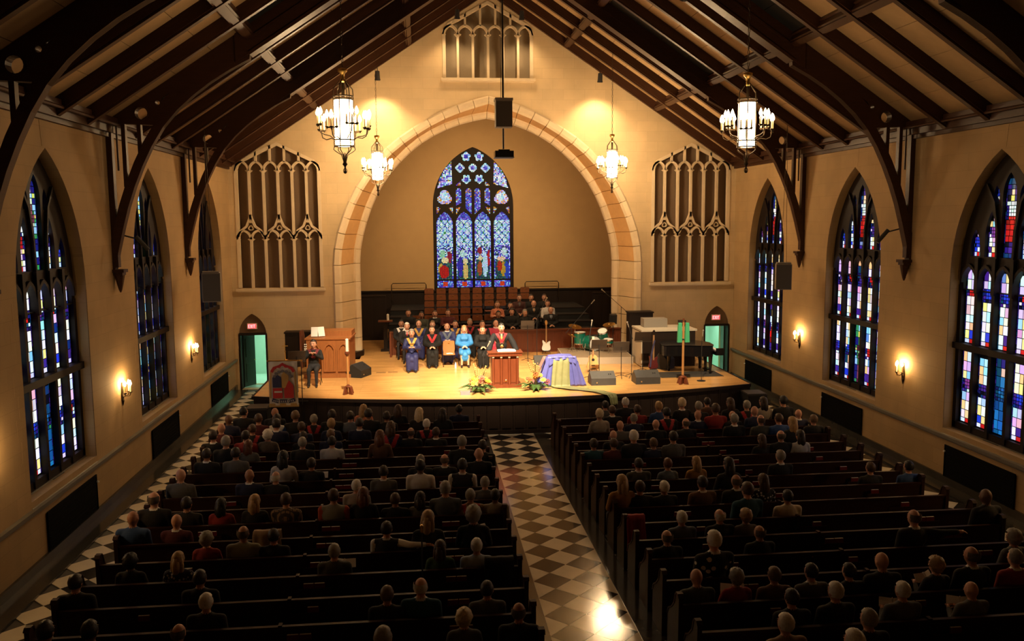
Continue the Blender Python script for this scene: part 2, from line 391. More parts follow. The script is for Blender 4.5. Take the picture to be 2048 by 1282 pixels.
for i in range(26):
    q = MB(); q.box((-7.2+i*.575, 9.15, 2.0), (.44, .03, 1.5)); q.build('panel', wood_dark2, wains)

# ---- ceiling: boards between rafters, purlins
SL = .664; ANG = math.atan(SL)
def zc(x): return 8.42+(9.5-abs(x))*SL
cb = MB()
for s in (1, -1): cb.prism([(s*9.9, zc(9.9)+.06), (s*9.9, zc(9.9)+.3), (0, zc(0)+.3), (0, zc(0)+.06)], 'y', YB, .4)
ceil = cb.build('ceiling', wood_dk); fixn(ceil.data); tag(ceil, 'pitched timber ceiling with boarded panels between rafters', kind='structure')
TY = [-6.1, -12.2, -18.3]
BAY = 1.525
RY = [-BAY*i for i in range(0, 17)]
LS = 9.5/math.cos(ANG); NP = 12; pl = LS/NP
pm = MB(); pm.box((0, 0, .03), (pl-.012, BAY-.02, .05)); pmesh = pm.mesh('ceiling_panel', [panel_m]); pmesh_b = pm.mesh('vent_panel', [black_m])
far = MB()
for s in (1, -1):
    for j in range(16):
        yc = -BAY*(j+.5)
        for i in range(NP):
            xm = 9.5*(1-(i+.5)/NP); z = zc(xm)
            dark = (j % 4 == 0 and j > 0) and 3.0 < xm < 6.3
            if j < 12:
                o = obj('vent_panel' if dark else 'panel', pmesh_b if dark else pmesh, ceil, (s*xm, yc, z)); o.rotation_euler = (0, s*ANG, 0)
            else:
                far.T = Matrix.Translation((s*xm, yc, z)) @ Matrix.Rotation(s*ANG, 4, 'Y'); far.box((0, 0, .03), (pl-.012, BAY-.02, .05))
tag(far.build('panel_field', panel_m, ceil), kind='stuff')
rm = MB(); rm.box((0, 0, -.10), (LS, .20, .26)); rm.box((0, 0, -.25), (LS, .14, .05)); rmesh = rm.mesh('rafter', [wood_dk])
for s in (1, -1):
    for j, y in enumerate(RY):
        if j % 4 == 0 and j < 13 and j > 0: continue
        o = obj('rafter', rmesh, ceil, (s*4.75, y if j else -.12, zc(4.75))); o.rotation_euler = (0, s*ANG, 0)
    for xp in (6.4, 3.0):
        for j in range(16):
            q = MB(); q.box((0, 0, -.10), (.24, BAY-.2, .24)); q.box((0, 0, -.235), (.15, BAY-.2, .05)); q.box((0, 0, -.02), (.34, BAY-.2, .10))
            o = q.build('purlin', wood_dk, ceil, loc=(s*xp, -BAY*(j+.5), zc(xp))); o.rotation_euler = (0, s*ANG, 0)
q = MB(); q.box((0, -19, zc(0)-.2), (.35, 38, .6)); q.build('ridge_beam', wood_dk, ceil)

# ---- trusses
def circ0(cx, cz, r, n=16): return [(cx+r*math.cos(2*PI*i/n), cz+r*math.sin(2*PI*i/n)) for i in range(n)]
INP = [(9.46, 5.1), (9.35, 5.6), (9.06, 6.7), (8.60, 7.78), (8.1, 8.56), (7.2, 9.33), (6.3, 9.83), (5.3, 10.30), (4.2, 10.86), (3.08, 11.45), (2.1, 11.86), (1.0, 12.3), (0, 12.66)]
inp = resample(INP, 26)
def lower_z(x):
    for a, c in zip(inp, inp[1:]):
        if c[0] <= x <= a[0]: 
            f = (a[0]-x)/max(1e-6, a[0]-c[0]); return a[1]+(c[1]-a[1])*f
    return inp[-1][1]
for ti, y in enumerate(TY):
    t = thing('roof_truss', ['dark arched timber truss nearest the chancel wall', 'dark arched timber truss in the middle of the nave', 'dark arched timber truss nearest the viewer, at the picture top'][ti], 'roof truss', (0, y, 0), 0, 'arched roof trusses')
    for s in (1, -1):
        q = MB(); xs = [6.6, 6, 5.5, 5, 4.5, 4, 3.5, 3, 2.5, 2, 1.5, 1, .5, 0]
        low = [(s*x, zc(x)-.62) for x in xs]
        q.prism(low+[(0, zc(0)+.02), (s*6.6, zc(6.6)+.02)], 'y', -.15, .15); fixn(q.build('principal_rafter', wood_dk, t).data)
        q = MB(); q.strip([(s*x, zc(x)-.62) for x in (6.3, 3, 0)], .07, 'y', -.19, .19); q.strip([(s*x, zc(x)-.30) for x in (6.3, 3, 0)], .05, 'y', -.18, .18); fixn(q.build('rafter_moulding', wood_dk, t).data)
        br = [p for p in inp if p[0] > 6.1]
        Lp = br; Up = inset(br, -.20); Up[-1] = (br[-1][0]+.13, br[-1][1]+.20)
        q = MB(); q.prism([(s*x, z) for x, z in Lp]+[(s*x, z) for x, z in Up[::-1]], 'y', -.10, .10); fixn(q.build('arch_brace', wood_dk, t).data)
        q = MB(); q.box((s*9.435, 0, 6.75), (.12, .17, 3.1)); q.build('wall_post', wood_dk, t)
        upz = [(x, zc(x)+.01) for x in (9.44, 6.1)]
        lowp = [p for p in inp if 6.1 < p[0] < 8.42][::-1]
        outer_ = [(9.44, 8.40), (9.44, zc(9.44))]+[(6.2, zc(6.2))]+lowp+[(8.46, 8.36)]
        hl = [circ0(8.70, 8.615, .135), circ0(8.34, 8.85, .05), [(8.27, 8.87), (8.22, 8.97), (8.06, 9.08)]]
        me = holes(outer_, hl, .18); remap(me, lambda u, v, w_, s=s: (s*u, w_-.09, v)); me.materials.append(wood_dk); obj('spandrel', me, t)
        q = MB(); q.tube([(s*9.27, -.03, 8.4), (s*9.27, -.03, 7.36)], .022, 6); q.build('drop_rod', wood_dk, t)
        for px, z0, wd in ((9.12, 7.0, .085), (8.78, 7.72, .085), (8.38, 8.3, .07)):
            q = MB(); q.box((s*px, 0, (z0+8.5)/2), (wd, .14, 8.5-z0)); q.build('strut', wood_dk, t)
        for cx, cz, r in ((8.70, 8.615, .12),):
            q = MB(); q.strip([(s*cx+r*1.25*math.cos(a*PI/8), cz+r*1.25*math.sin(a*PI/8)) for a in range(16)], .03, 'y', -.11, .11, closed=True); q.build('pierced_ring', wood_dk, t)
        q = MB(); q.box((s*9.38, 0, 5.12), (.26, .30, .07)); q.box((s*9.39, 0, 5.06), (.20, .24, .08)); q.lathe([(.015, -.40), (.04, -.34), (.07, -.22), (.10, -.08), (.115, 0)], (s*9.39, 0, 5.03), 10)
        q.build('corbel', wood_dk, t)

# ---- stained glass
def inpoly(p, poly):
    x, y = p; c = False; n = len(poly); j = n-1
    for i in range(n):
        xi, yi = poly[i]; xj, yj = poly[j]
        if (yi > y) != (yj > y) and x < (xj-xi)*(y-yi)/(yj-yi+1e-12)+xi: c = not c
        j = i
    return c
def glass_mesh(cells, mp, poly, lead=.012):
    vs_ = []; fs = []; cs = []
    for (pts, c) in cells:
        o = len(vs_); vs_ += [mp(u, v, 0) for u, v in pts]; fs.append(tuple(range(o, o+len(pts)))); cs += [c]*len(pts)
    me = bpy.data.meshes.new('glass'); n0 = len(fs)
    o = len(vs_); vs_ += [mp(u, v, lead) for u, v in poly]; fs.append(tuple(range(o, o+len(poly)))); cs += [(0, 0, 0)]*len(poly)
    me.from_pydata(vs_, [], fs); me.materials.append(glass_m); me.materials.append(black_m)
    me.polygons[n0].material_index = 1
    ca = me.color_attributes.new('glass', 'FLOAT_COLOR', 'CORNER')
    ca.data.foreach_set('color', np.array([(*c, 1) for c in cs], dtype=np.float32).ravel()); me.update(); return me
PAST = ['#dfe6ee', '#f4f6f0', '#bcdcf4', '#86c8ee', '#d9b8e0', '#c7b3ea', '#e8b880', '#f2d790', '#f0ead8', '#9cd8ea', '#dba6c4', '#ffffff', '#f4f0e4', '#e6eef6']
PAST = [lin(c) for c in PAST]; DEEP = [lin(c) for c in ('#14186a', '#26146a', '#0e2c6c', '#3c2080', '#0c3c5a', '#101648', '#050818')]
RED = lin('#c21a1a'); GRN = lin('#2f8a4c'); BLU = lin('#2038c8'); AMB = lin('#d9922a'); YEL = lin('#d8c86a')
def shrink(pts, g=.006):
    cx = sum(p[0] for p in pts)/len(pts); cy = sum(p[1] for p in pts)/len(pts); r = []
    for x, y in pts: r.append((x-math.copysign(min(g, abs(x-cx)*.6), x-cx), y-math.copysign(min(g, abs(y-cy)*.6), y-cy)))
    return r
def quarries(poly, rng, kind, figure=None):
    us = [p[0] for p in poly]; zs_ = [p[1] for p in poly]; u0, u1, z0, z1 = min(us), max(us), min(zs_), max(zs_)
    W_ = u1-u0; H = z1-z0; cells = []; bw = .032
    # border blocks
    z = z0
    while z < z1-.02:
        h = rng.uniform(.07, .12)
        for a, c in ((u0+.004, u0+bw), (u1-bw, u1-.004)):
            if inpoly(((a+c)/2, z+h/2), poly): cells.append((shrink([(a, z), (c, z), (c, z+h), (a, z+h)]), rng.choice(DEEP)))
        z += h
    z = z0; ia, ib = u0+bw, u1-bw; row = 0; medz = z0+H*(.66 if kind == 'upper' else .55); mc = rng.choice([RED, BLU, BLU, DEEP[3], lin('#7a3a8a')])
    while z < z1-.02:
        f = (z-z0)/H
        h = rng.uniform(.17, .24) if kind != 'top' else rng.uniform(.09, .14)
        if row == 0: h = .10
        n = 3 if row % 2 or kind == 'top' else 3
        cuts = sorted([ia, ib]+[ia+(ib-ia)*(k+rng.uniform(-.12, .12))/n for k in range(1, n)])
        small = abs(z+h/2-medz) < .16
        if small: h = .075; cuts = [ia+(ib-ia)*k/5 for k in range(6)]
        for k in range(len(cuts)-1):
            a, c = cuts[k], cuts[k+1]; m = ((a+c)/2, z+h/2)
            if not inpoly(m, poly): continue
            if row == 0: col = RED if k % 2 else lin('#c9d4e8')
            elif row == 1: col = rng.choice([PAST[0], BLU, DEEP[3], PAST[7]])
            elif small: 
                r = math.hypot((m[0]-(u0+u1)/2)/.16, (m[1]-medz)/.17); col = mc if r < .75 else rng.choice(DEEP+[PAST[0]])
            elif f > (.88 if kind == 'upper' else .95): col = rng.choice(DEEP+[GRN, YEL])
            else: col = rng.choice(PAST) if rng.random() < .95 else rng.choice(DEEP[:5]+[lin('#5a86c8')])
            if figure:
                fu = (m[0]-(u0+u1)/2)/W_; fz = f
                if figure == 'saint':
                    if abs(fu) < .30 and .16 < fz < .48: col = [c_*rng.uniform(.7, 1.1) for c_ in rng.choice([RED, RED, lin('#8e1010')])]
                    elif abs(fu) < .30 and .48 < fz < .66: col = rng.choice([PAST[0], PAST[1], lin('#c9d9d0')])
                    elif abs(fu) < .2 and .66 < fz < .80: col = rng.choice([lin('#e8cba6'), YEL])
                    else: col = rng.choice(DEEP+[lin('#6e8ac8')])
                elif figure == 'blue':
                    if abs(fu) < .32 and fz < .62: col = rng.choice([lin('#0e4f8a'), lin('#0b3f70'), lin('#1a66a4')])
                    elif abs(fu) < .25 and fz < .8: col = rng.choice([YEL, PAST[0], lin('#d9c59a')])
                    else: col = rng.choice(DEEP+[PAST[4], GRN])
                elif figure == 'green':
                    if abs(fu) < .25 and fz < .7: col = rng.choice([lin('#4a1230'), lin('#2a6a3a'), lin('#70304a'), lin('#a8c8a0')])
                    else: col = rng.choice([GRN, YEL, DEEP[0], PAST[3]])
            cells.append((shrink([(a, z), (c, z), (c, z+h), (a, z+h)], .008), tuple(x*rng.uniform(.72, 1.05) for x in col)))
        z += h; row += 1
    return cells
FIG = {(-1, 2): 'blue', (1, 2): 'blue', (1, 1): 'green', (-1, 1): 'green', (1, 0): 'saint', (-1, 0): 'green'}
wn = 0
for side in (-1, 1):
    for wi, yc in enumerate(WY):
        wn += 1; rng = random.Random(wn*13)
        win = bpy.data.objects.new('window_%d' % wn, None); COL.objects.link(win); win.location = (side*9.78, yc, 0)
        tag(win, '%s stained glass window of five lights in the %s wall' % (['far', 'middle', 'near'][wi], 'left' if side < 0 else 'right'), kind='structure')
        def mpf(u, v, dd, s=side): return (s*(.04+dd), u, v)
        p = .584; gw = .246
        lower = [[(k*p-gw, 1.50), (k*p+gw, 1.50), (k*p+gw, 3.18), (k*p-gw, 3.18)] for k in range(-2, 3)]
        upper = [pointed(k*p, gw, 3.34, 4.72, 5.08, 6) for k in range(-2, 3)]
        top = [pointed(0, .215, 5.32, 6.65, 7.12, 6)]
        for e in (-1, 1): top += [pointed(e*.55, .185, 5.32, 5.72, 6.32, 6), pointed(e*1.06, .165, 5.32, 5.48, 5.92, 6), pointed(e*.42, .10, 6.46, 6.62, 6.86, 5)]
        me = holes(pointed(0, WH, 4.55, WZS, WZA, 10), [pointed(k*p, gw, 4.57, 4.72, 5.08, 6) for k in range(-2, 3)]+top, .16)
        remap(me, lambda u, v, w_, s=side: (s*(w_-.04), u, v)); me.materials.append(wood_fr); obj('tracery_head', me, win)
        for k in range(-2, 2):
            q = MB(); q.box((side*.02, (k+.5)*p, 3.0), (.22, .096, 3.3)); q.build('mullion', wood_fr, win)
            q = MB(); q.strip([((k+.5)*p, 4.5), ((k+.5)*p, 5.3)], .11, 'x', -side*.12, side*.08); q.build('mullion', wood_fr, win)
        for k in range(-2, 3):
            q = MB(); q.strip(arch_line(k*p, gw+.03, 4.72, 5.12, 6), .07, 'x', -side*.10, side*.02); q.build('cusped_head', wood_fr, win)
        for e in (-1, 1):
            q = MB(); q.box((side*.04, e*(WH-.06), 3.0), (.2, .12, 3.3)); q.build('jamb', wood_fr, win)
            q = MB(); q.strip([(e*.26, 5.2), (e*.29, 5.9), (e*.42, 6.5), (e*.7, 6.9)], .06, 'x', -side*.1, side*.02); q.build('tracery_bar', wood_fr, win)
        q = MB(); q.box((side*0, 0, 3.26), (.30, 2*WH, .14)); q.build('transom', wood_fr, win)
        q = MB(); q.box((side*.04, 0, 1.40), (.2, 2*WH, .16)); q.build('bottom_rail', wood_fr, win)
        q = MB(); q.prism([(side*-.30, 1.17), (side*.3, 1.17), (side*.3, 1.34), (side*-.02, 1.34)], 'y', -WH, WH); o = q.build('window_sill', sill_m, win); fixn(o.data)
        q = MB(); q.box((side*-.14, .1, 1.272), (.14, .5, .012), ry=side*-.545); q.build('air_grille', black_mt, win)
        for kind, ls in (('lower', lower), ('upper', upper), ('top', top)):
            for li, po in enumerate(ls):
                fig = None
                if kind == 'lower' and li == 2: fig = FIG.get((side, wi))
                if kind == 'top' and li == 0: fig = 'saint' if side > 0 else ('green' if wi else 'blue')
                o = obj('glass_light', glass_mesh(quarries(po, rng, kind, fig), mpf, po), win); o['kind'] = 'stuff'
# chancel window
CW = bpy.data.objects.new('window_7', None); COL.objects.link(CW); CW.location = (-.06, 9.42, 0)
tag(CW, 'tall pointed chancel window of blue figural stained glass', kind='structure')
def circ(cx, cz, r, n=16): return [(cx+r*math.cos(2*PI*i/n), cz+r*math.sin(2*PI*i/n)) for i in range(n)]
def foil(cx, cz, r, k, rot=0, n=28):
    return [(cx+(r*(.74+.26*abs(math.cos((a*2*PI/n-rot)*k/2))))*math.cos(a*2*PI/n), cz+(r*(.74+.26*abs(math.cos((a*2*PI/n-rot)*k/2))))*math.sin(a*2*PI/n)) for a in range(n)]
shapes = []
for k, c in enumerate((-1.38, -.45, .45, 1.38)):
    h = .39
    shapes.append(('lancet%d' % k, pointed(c, h, 3.38, 6.02, 6.62, 8)))
    shapes.append(('band', [(c-h, 2.99), (c+h, 2.99), (c+h, 3.31), (c-h, 3.31)]))
for e in (-1, 1):
    shapes.append(('trefoil', foil(e*1.36, 7.29, .37, 3, PI/2)))
    shapes.append(('vert', [(e*.56, 7.05), (e*.82, 6.90), (e*.82, 7.62), (e*.75, 7.74), (e*.62, 7.74), (e*.56, 7.62)]))
    shapes.append(('vert', [(e*.07, 6.50), (e*.36, 6.78), (e*.36, 7.62), (e*.28, 7.74), (e*.14, 7.74), (e*.07, 7.62)]))
    shapes.append(('wing', [(e*.99, 7.93), (e*1.70, 7.74), (e*1.60, 8.20), (e*1.38, 8.63), (e*1.02, 9.00)][::e]))
    shapes.append(('rose', foil(e*.31, 9.23, .23, 5, PI/2))); shapes.append(('rose', foil(e*.61, 8.70, .23, 4, PI))); shapes.append(('rose', foil(e*.31, 8.17, .23, 5, -PI/2)))
    shapes.append(('tri', [(e*.58, 7.86), (e*.86, 7.86), (e*.60, 8.08)]))
    shapes.append(('tri', [(e*1.76, 6.86), (e*1.54, 6.82), (e*1.76, 6.48)])); shapes.append(('tri', [(e*1.18, 6.82), (e*.97, 6.86), (e*.97, 6.50)])); shapes.append(('tri', [(e*.82, 6.80), (e*.58, 6.86), (e*.82, 6.46)]))
shapes.append(('rose', circ(0, 8.70, .20)))
me = holes(pointed(0, 1.925, 2.86, 6.9, 9.66, 14), [s_[1] for s_ in shapes], .16)
remap(me, lambda u, v, w_: (u, w_-.08, v)); me.materials.append(wood_fr); obj('tracery_frame', me, CW)
for c in (-.915, 0, .915):
    q = MB(); q.box((c, -.09, 4.7), (.07, .06, 3.5)); q.build('mullion', wood_fr, CW)
def mosaic(poly, cell, rng, cf):
    us = [p[0] for p in poly]; zs_ = [p[1] for p in poly]; u0, u1, z0, z1 = min(us), max(us), min(zs_), max(zs_)
    nu = max(2, round((u1-u0)/cell)); nz = max(2, round((z1-z0)/cell)); du = (u1-u0)/nu; dz = (z1-z0)/nz
    G = [[(u0+i*du+(rng.uniform(-.22, .22)*du if 0 < i < nu else 0), z0+j*dz+(rng.uniform(-.22, .22)*dz if 0 < j < nz else 0)) for j in range(nz+1)] for i in range(nu+1)]
    cells = []
    for i in range(nu):
        for j in range(nz):
            pts = [G[i][j], G[i+1][j], G[i+1][j+1], G[i][j+1]]; m = (sum(p[0] for p in pts)/4, sum(p[1] for p in pts)/4)
            if inpoly(m, poly): cells.append((shrink(pts, .006), tuple(x*rng.uniform(.7, 1.05) for x in cf(m[0], m[1]))))
    return cells
rng = random.Random(5)
LBL = [lin(c) for c in ('#b4e4f6', '#e6f6fc', '#86c8ee', '#d0ecf8', '#a4d4f4', '#f8fcfc', '#c8f0e8')]; PUR = [lin(c) for c in ('#4a34c0', '#2c2ca8', '#6e50d0', '#4468d8', '#9484ec', '#2a4ab0')]
DG = [lin(c) for c in ('#0f4a40', '#16304a', '#1c5a58', '#20305a', '#3a6a50')]
FIGS = [[(-.05, 3.75, .24, .32, '#b01818'), (-.2, 3.85, .12, .3, '#c89a3a'), (.0, 4.3, .16, .16, '#e8d8a0'), (-.12, 4.6, .14, .2, '#8ac8a0'), (.2, 4.45, .12, .3, '#8a1830')],
        [(.05, 3.75, .13, .4, '#d8b868'), (.05, 4.25, .11, .16, '#e8d0a0'), (-.2, 4.0, .12, .5, '#2c2aa0'), (-.1, 4.6, .14, .16, '#b8d8d0'), (.08, 3.5, .1, .1, '#f0e8d0')],
        [(-.15, 3.9, .12, .36, '#a04a28'), (.1, 4.1, .13, .62, '#b8dcf4'), (.27, 4.4, .08, .4, '#b01828'), (-.12, 4.4, .1, .14, '#e0d0a0'), (-.15, 4.75, .12, .18, '#8a1830')],
        [(-.12, 4.0, .13, .25, '#b02818'), (.05, 3.85, .1, .36, '#b88a2a'), (.22, 3.8, .12, .42, '#1d3fb0'), (-.05, 4.35, .2, .12, '#e8c8a0'), (.1, 4.7, .15, .18, '#c8dce0')]]
for nm, po in shapes:
    us = [p[0] for p in po]; zs_ = [p[1] for p in po]; cu_ = (min(us)+max(us))/2; cz_ = (min(zs_)+max(zs_))/2; wd = max(us)-min(us)
    if nm.startswith('lancet'):
        F = FIGS[int(nm[-1])]
        def cf(u, z, F=F, cu_=cu_, wd=wd):
            a = abs(u-cu_)/(wd/2)
            if a > .80: return rng.choice(PUR+LBL[:3])
            if z < 4.95:
                for fx, fz, rx, rz_, c in F:
                    if ((u-cu_-fx)/rx)**2+((z-fz)/rz_)**2 < 1: return lin(c)
            if z < 4.35: return rng.choice(DG)
            if z < 5.0: return rng.choice(LBL[:4]+PUR[:3]+DG[:2])
            if z > 6.22: return rng.choice(PUR+[LBL[2]])
            p1 = ((u-cu_)/.30+(z-5.62)/.36) % 1; p2_ = ((u-cu_)/.30-(z-5.62)/.36) % 1
            return rng.choice(LBL) if min(p1, 1-p1, p2_, 1-p2_) > .085 else rng.choice(PUR[3:]+[DG[2], GRN, PUR[1]])
        cell = .056
    elif nm == 'band':
        def cf(u, z, cu_=cu_): return lin('#d23c1c') if abs(u-cu_) < .09 and abs(z-3.15) < .09 else rng.choice(PUR+[LBL[2]])
        cell = .055
    elif nm == 'trefoil':
        def cf(u, z, a=cu_, b_=cz_): 
            r = math.hypot(u-a, z-b_); return rng.choice(LBL[1:]+[PAST[0]]) if r < .2 else rng.choice([PAST[4], PAST[5], LBL[0], PUR[4], AMB])
        cell = .07
    elif nm == 'rose':
        def cf(u, z, a=cu_, b_=cz_): return rng.choice(PUR) if math.hypot(u-a, z-b_) < .10 else rng.choice(LBL)
        cell = .06
    elif nm == 'tri':
        def cf(u, z): return rng.choice([AMB, lin('#a05a2a'), PUR[0], LBL[0]])
        cell = .055
    elif nm == 'vert':
        def cf(u, z): return rng.choice(PUR+PUR+[LBL[0], LBL[2], AMB])
        cell = .06
    else:
        def cf(u, z): return rng.choice(PUR+LBL+[PAST[4], PAST[5], GRN, AMB, PAST[1]])
        cell = .068
    o = obj('glass_light', glass_mesh(mosaic(po, cell, rng, cf), lambda u, v, dd: (u, dd, v), po, .014), CW); o['kind'] = 'stuff'

# ---- stone grilles of the organ chambers and the gable
def grille(name, label, cx, half, z0, zlow, zs, za, mirror, two, cloth, n=6):
    g = thing(name, label, 'stone grille', (cx, .12, z0), 0, 'carved stone grilles in the front wall')
    Z = lambda z: z-z0
    pw = 2*half/n; a0, a1 = -.14, .02
    def bar(nm, pts, w_): q = MB(); q.strip([(x, Z(z)) for x, z in pts], w_, 'y', a0, a1); o = q.build(nm, stone_m, g); return o
    roof = lambda x: zs+.22+(za-zs-.22)*(1-abs(x)/half)
    fr = [(-half+.05, z0+.02), (-half+.05, zs-.02), (-half+.10, zs+.14), (-half+.24, zs+.30), (0, za-.05), (half-.24, zs+.30), (half-.10, zs+.14), (half-.05, zs-.02), (half-.05, z0+.02)]
    bar('outer_frame', fr, .12)
    for k in range(1, n):
        x = -half+k*pw
        if two and k % 2: bar('mullion', [(x, z0), (x, zlow+.02)], .085); bar('mullion', [(x, zlow+.55), (x, zs-.02)], .085)
        else: bar('mullion', [(x, z0), (x, zs-.02)], .085)
        bar('upper_bar', [(x-pw*0+0, zs+.30), (x, roof(x)+.03)], .075) if False else None
    for k in range(n):
        c = -half+(k+.5)*pw
        if two: bar('arch_head', arch_line(c, pw/2-.01, zlow-.05, zlow+.27, 5), .075)
        bar('arch_head', arch_line(c, pw/2-.01, zs-.05, zs+.27, 5), .075)
        if 0 < k < n-1: bar('upper_bar', [(c, zs+.26), (c, roof(c)+.02)], .07)
        for zz in ([zlow, zs] if two else [zs]):
            for e in (-1, 1):
                q = MB(); q.prism([(c+e*(pw/2-.03), Z(zz-.13)), (c+e*(pw/2-.03), Z(zz+.0)), (c+e*(pw/2-.13), Z(zz-.045))], 'y', a0+.03, a1); fixn(q.build('cusp', stone_m, g).data)
    if two:
        for k in range(0, n, 2):
            c = -half+(k+1)*pw
            bar('ogee', [(c-pw+.06, zlow+.04), (c-pw*.72, zlow+.26), (c-pw*.3, zlow+.42), (c-.03, zlow+.72), (c, zlow+.85)], .075)
            bar('ogee', [(c+pw-.06, zlow+.04), (c+pw*.72, zlow+.26), (c+pw*.3, zlow+.42), (c+.03, zlow+.72), (c, zlow+.85)], .075)
            q = MB(); q.strip([(p_[0], Z(p_[1])) for p_ in foil(c, zlow+.36, .085, 3, PI/2, 18)], .03, 'y', a0+.03, a1, closed=True); q.build('trefoil', stone_m, g)
    q = MB(); q.box((0, -.14, -.06), (2*half+.16, .22, .10)); q.box((0, -.10, -.13), (2*half+.06, .12, .05)); q.build('sill', stone_m, g)
    q = MB(); q.prism([(x, Z(z)) for x, z in gable_poly(-half, half, z0, zs, za)], 'y', .14, .20); fixn(q.build('backing_cloth', cloth, g).data)
    return g
grille('stone_grille', 'gabled stone grille over brown cloth above the left doorway', -7.73, 1.53, 3.78, 5.62, 8.1, 9.06, False, True, cloth_org)
grille('stone_grille', 'gabled stone grille over brown cloth above the right doorway', 7.73, 1.53, 3.78, 5.62, 8.1, 9.06, True, True, cloth_org)
grille('stone_grille', 'lit gable grille high above the chancel arch peak', 0, 1.66, 11.40, 0, 13.0, 14.15, False, False, cloth_gab)

# ---- doorways with corridors
dn = 0
for s, cx in ((-1, -8.84), (1, 8.855)):
    dn += 1
    d = bpy.data.objects.new('door_%d' % dn, None); COL.objects.link(d); d.location = (cx, 0, 0)
    tag(d, 'pointed %s doorway with dark leaf opening on a pale green corridor' % ('left' if s < 0 else 'right'), kind='structure')
    q = MB(); tp = [(x-cx, z) for x, z in (DL if s < 0 else DR) if z > 2.0]; q.prism(tp+[], 'y', .10, .2); o = q.build('tympanum', mat('brown_tympanum', (.16, .10, .055), .8), d); fixn(o.data)
    q = MB(); q.box((-.49, .2, 1.05), (.07, .4, 2.1)); q.build('door_frame', wood_dark2, d)
    q = MB(); q.box((.49, .2, 1.05), (.07, .4, 2.1)); q.build('door_frame', wood_dark2, d)
    q = MB(); q.box((0, .16, 2.08), (1.0, .3, .08)); q.build('door_frame', wood_dark2, d)
    leaf = MB(); leaf.box((.34*1, 0, 1.03), (.68, .05, 2.0)); leaf.box((.34, -.03, 1.5), (.45, .02, .7)); leaf.box((.34, -.03, .55), (.45, .02, .7))
    lf = leaf.build('door_leaf', mat('dark_green_door', (.03, .05, .04), .4), d, loc=(-.44 if s < 0 else .44, .38, 0), rz=(1.12 if s < 0 else 1.42))
    q = MB(); q.tube([(.60, -.03, 1.0), (.60, -.10, 1.0), (.52, -.10, 1.0)], .014, 6); q.build('handle', brass_m, lf)
    for c, dm in (((-s*0-.95, 1.9, 1.3), (.1, 3.2, 2.8)), ((.95, 1.9, 1.3), (.1, 3.2, 2.8)), ((0, 3.5, 1.3), (2, .1, 2.8)), ((0, 1.9, 2.72), (2, 3.3, .1)), ((0, 1.9, -.05), (2, 3.3, .1))):
        q = MB(); q.box(c, dm); q.build('corridor_wall', green_wall, d)
    ld = bpy.data.lights.new('corridor_lamp', 'AREA'); ld.energy = 24; ld.size = .9; ld.spread = 2.2; ld.color = (.62, 1.0, .80); lo = bpy.data.objects.new('corridor_lamp', ld); COL.objects.link(lo); lo.parent = d; lo.location = (0, 2.3, 2.62)
    q = MB(); q.box((0, 2.3, 2.655), (.95, .95, .03)); q.build('lamp_housing', white_m, d)
    # exit sign
    e = thing('exit_sign', 'red lit exit sign above the %s doorway' % ('left' if s < 0 else 'right'), 'exit sign', (cx-.02, .08, 2.29), 0, 'exit signs')
    q = MB(); q.box((0, 0, .08), (.36, .05, .22)); q.build('housing', white_m, e)
    q = MB(); q.box((0, -.03, .08), (.30, .012, .165)); q.build('sign_face', exit_m, e)
    q = MB(); zz = .02
    def seg(a, b_): q.strip([a, b_], .016, 'y', -.046, -.036)
    x = -.125   # E X I T
    seg((x, zz), (x, zz+.12)); seg((x, zz+.112), (x+.05, zz+.112)); seg((x, zz+.06), (x+.04, zz+.06)); seg((x, zz+.008), (x+.05, zz+.008))
    x = -.055; seg((x, zz), (x+.055, zz+.12)); seg((x, zz+.12), (x+.055, zz))
    x = .032; seg((x, zz), (x, zz+.12))
    x = .085; seg((x, zz), (x, zz+.12)); seg((x-.035, zz+.112), (x+.035, zz+.112))
    q.build('letters', exit_l, e)

# ---- radiator grilles under the windows
for s in (-1, 1):
    for wi, yc in enumerate((-2.7, -9.03, -15.33)):
        g = thing('radiator_grille', '%s black radiator grille low on the %s wall' % (['far', 'middle', 'near'][wi], 'left' if s < 0 else 'right'), 'radiator', (s*9.49, yc, .12), 0, 'radiator grilles')
        q = MB(); q.box((-s*.01, 0, .40), (.02, 2.42, .80)); q.build('back_panel', vent_m, g)
        q = MB(); q.strip([(-1.21, 0), (1.21, 0), (1.21, .8), (-1.21, .8)], .05, 'x', -s*.01, -s*.035, closed=True); q.build('rim', vent_m, g)
        for k in range(9):
            q = MB(); q.box((-s*.025, 0, .08+k*.08), (.012, 2.3, .02)); q.build('louvre', vent_m, g)
        q = MB(); q.lathe([(.02, 0), (.026, .01), (.02, .04)], (0, 0, 0), 8); o = q.build('valve_knob', white_m, g, loc=(-s*.05, 1.16 if s < 0 else 1.16, .68)); o.rotation_euler = (0, -s*PI/2, 0)
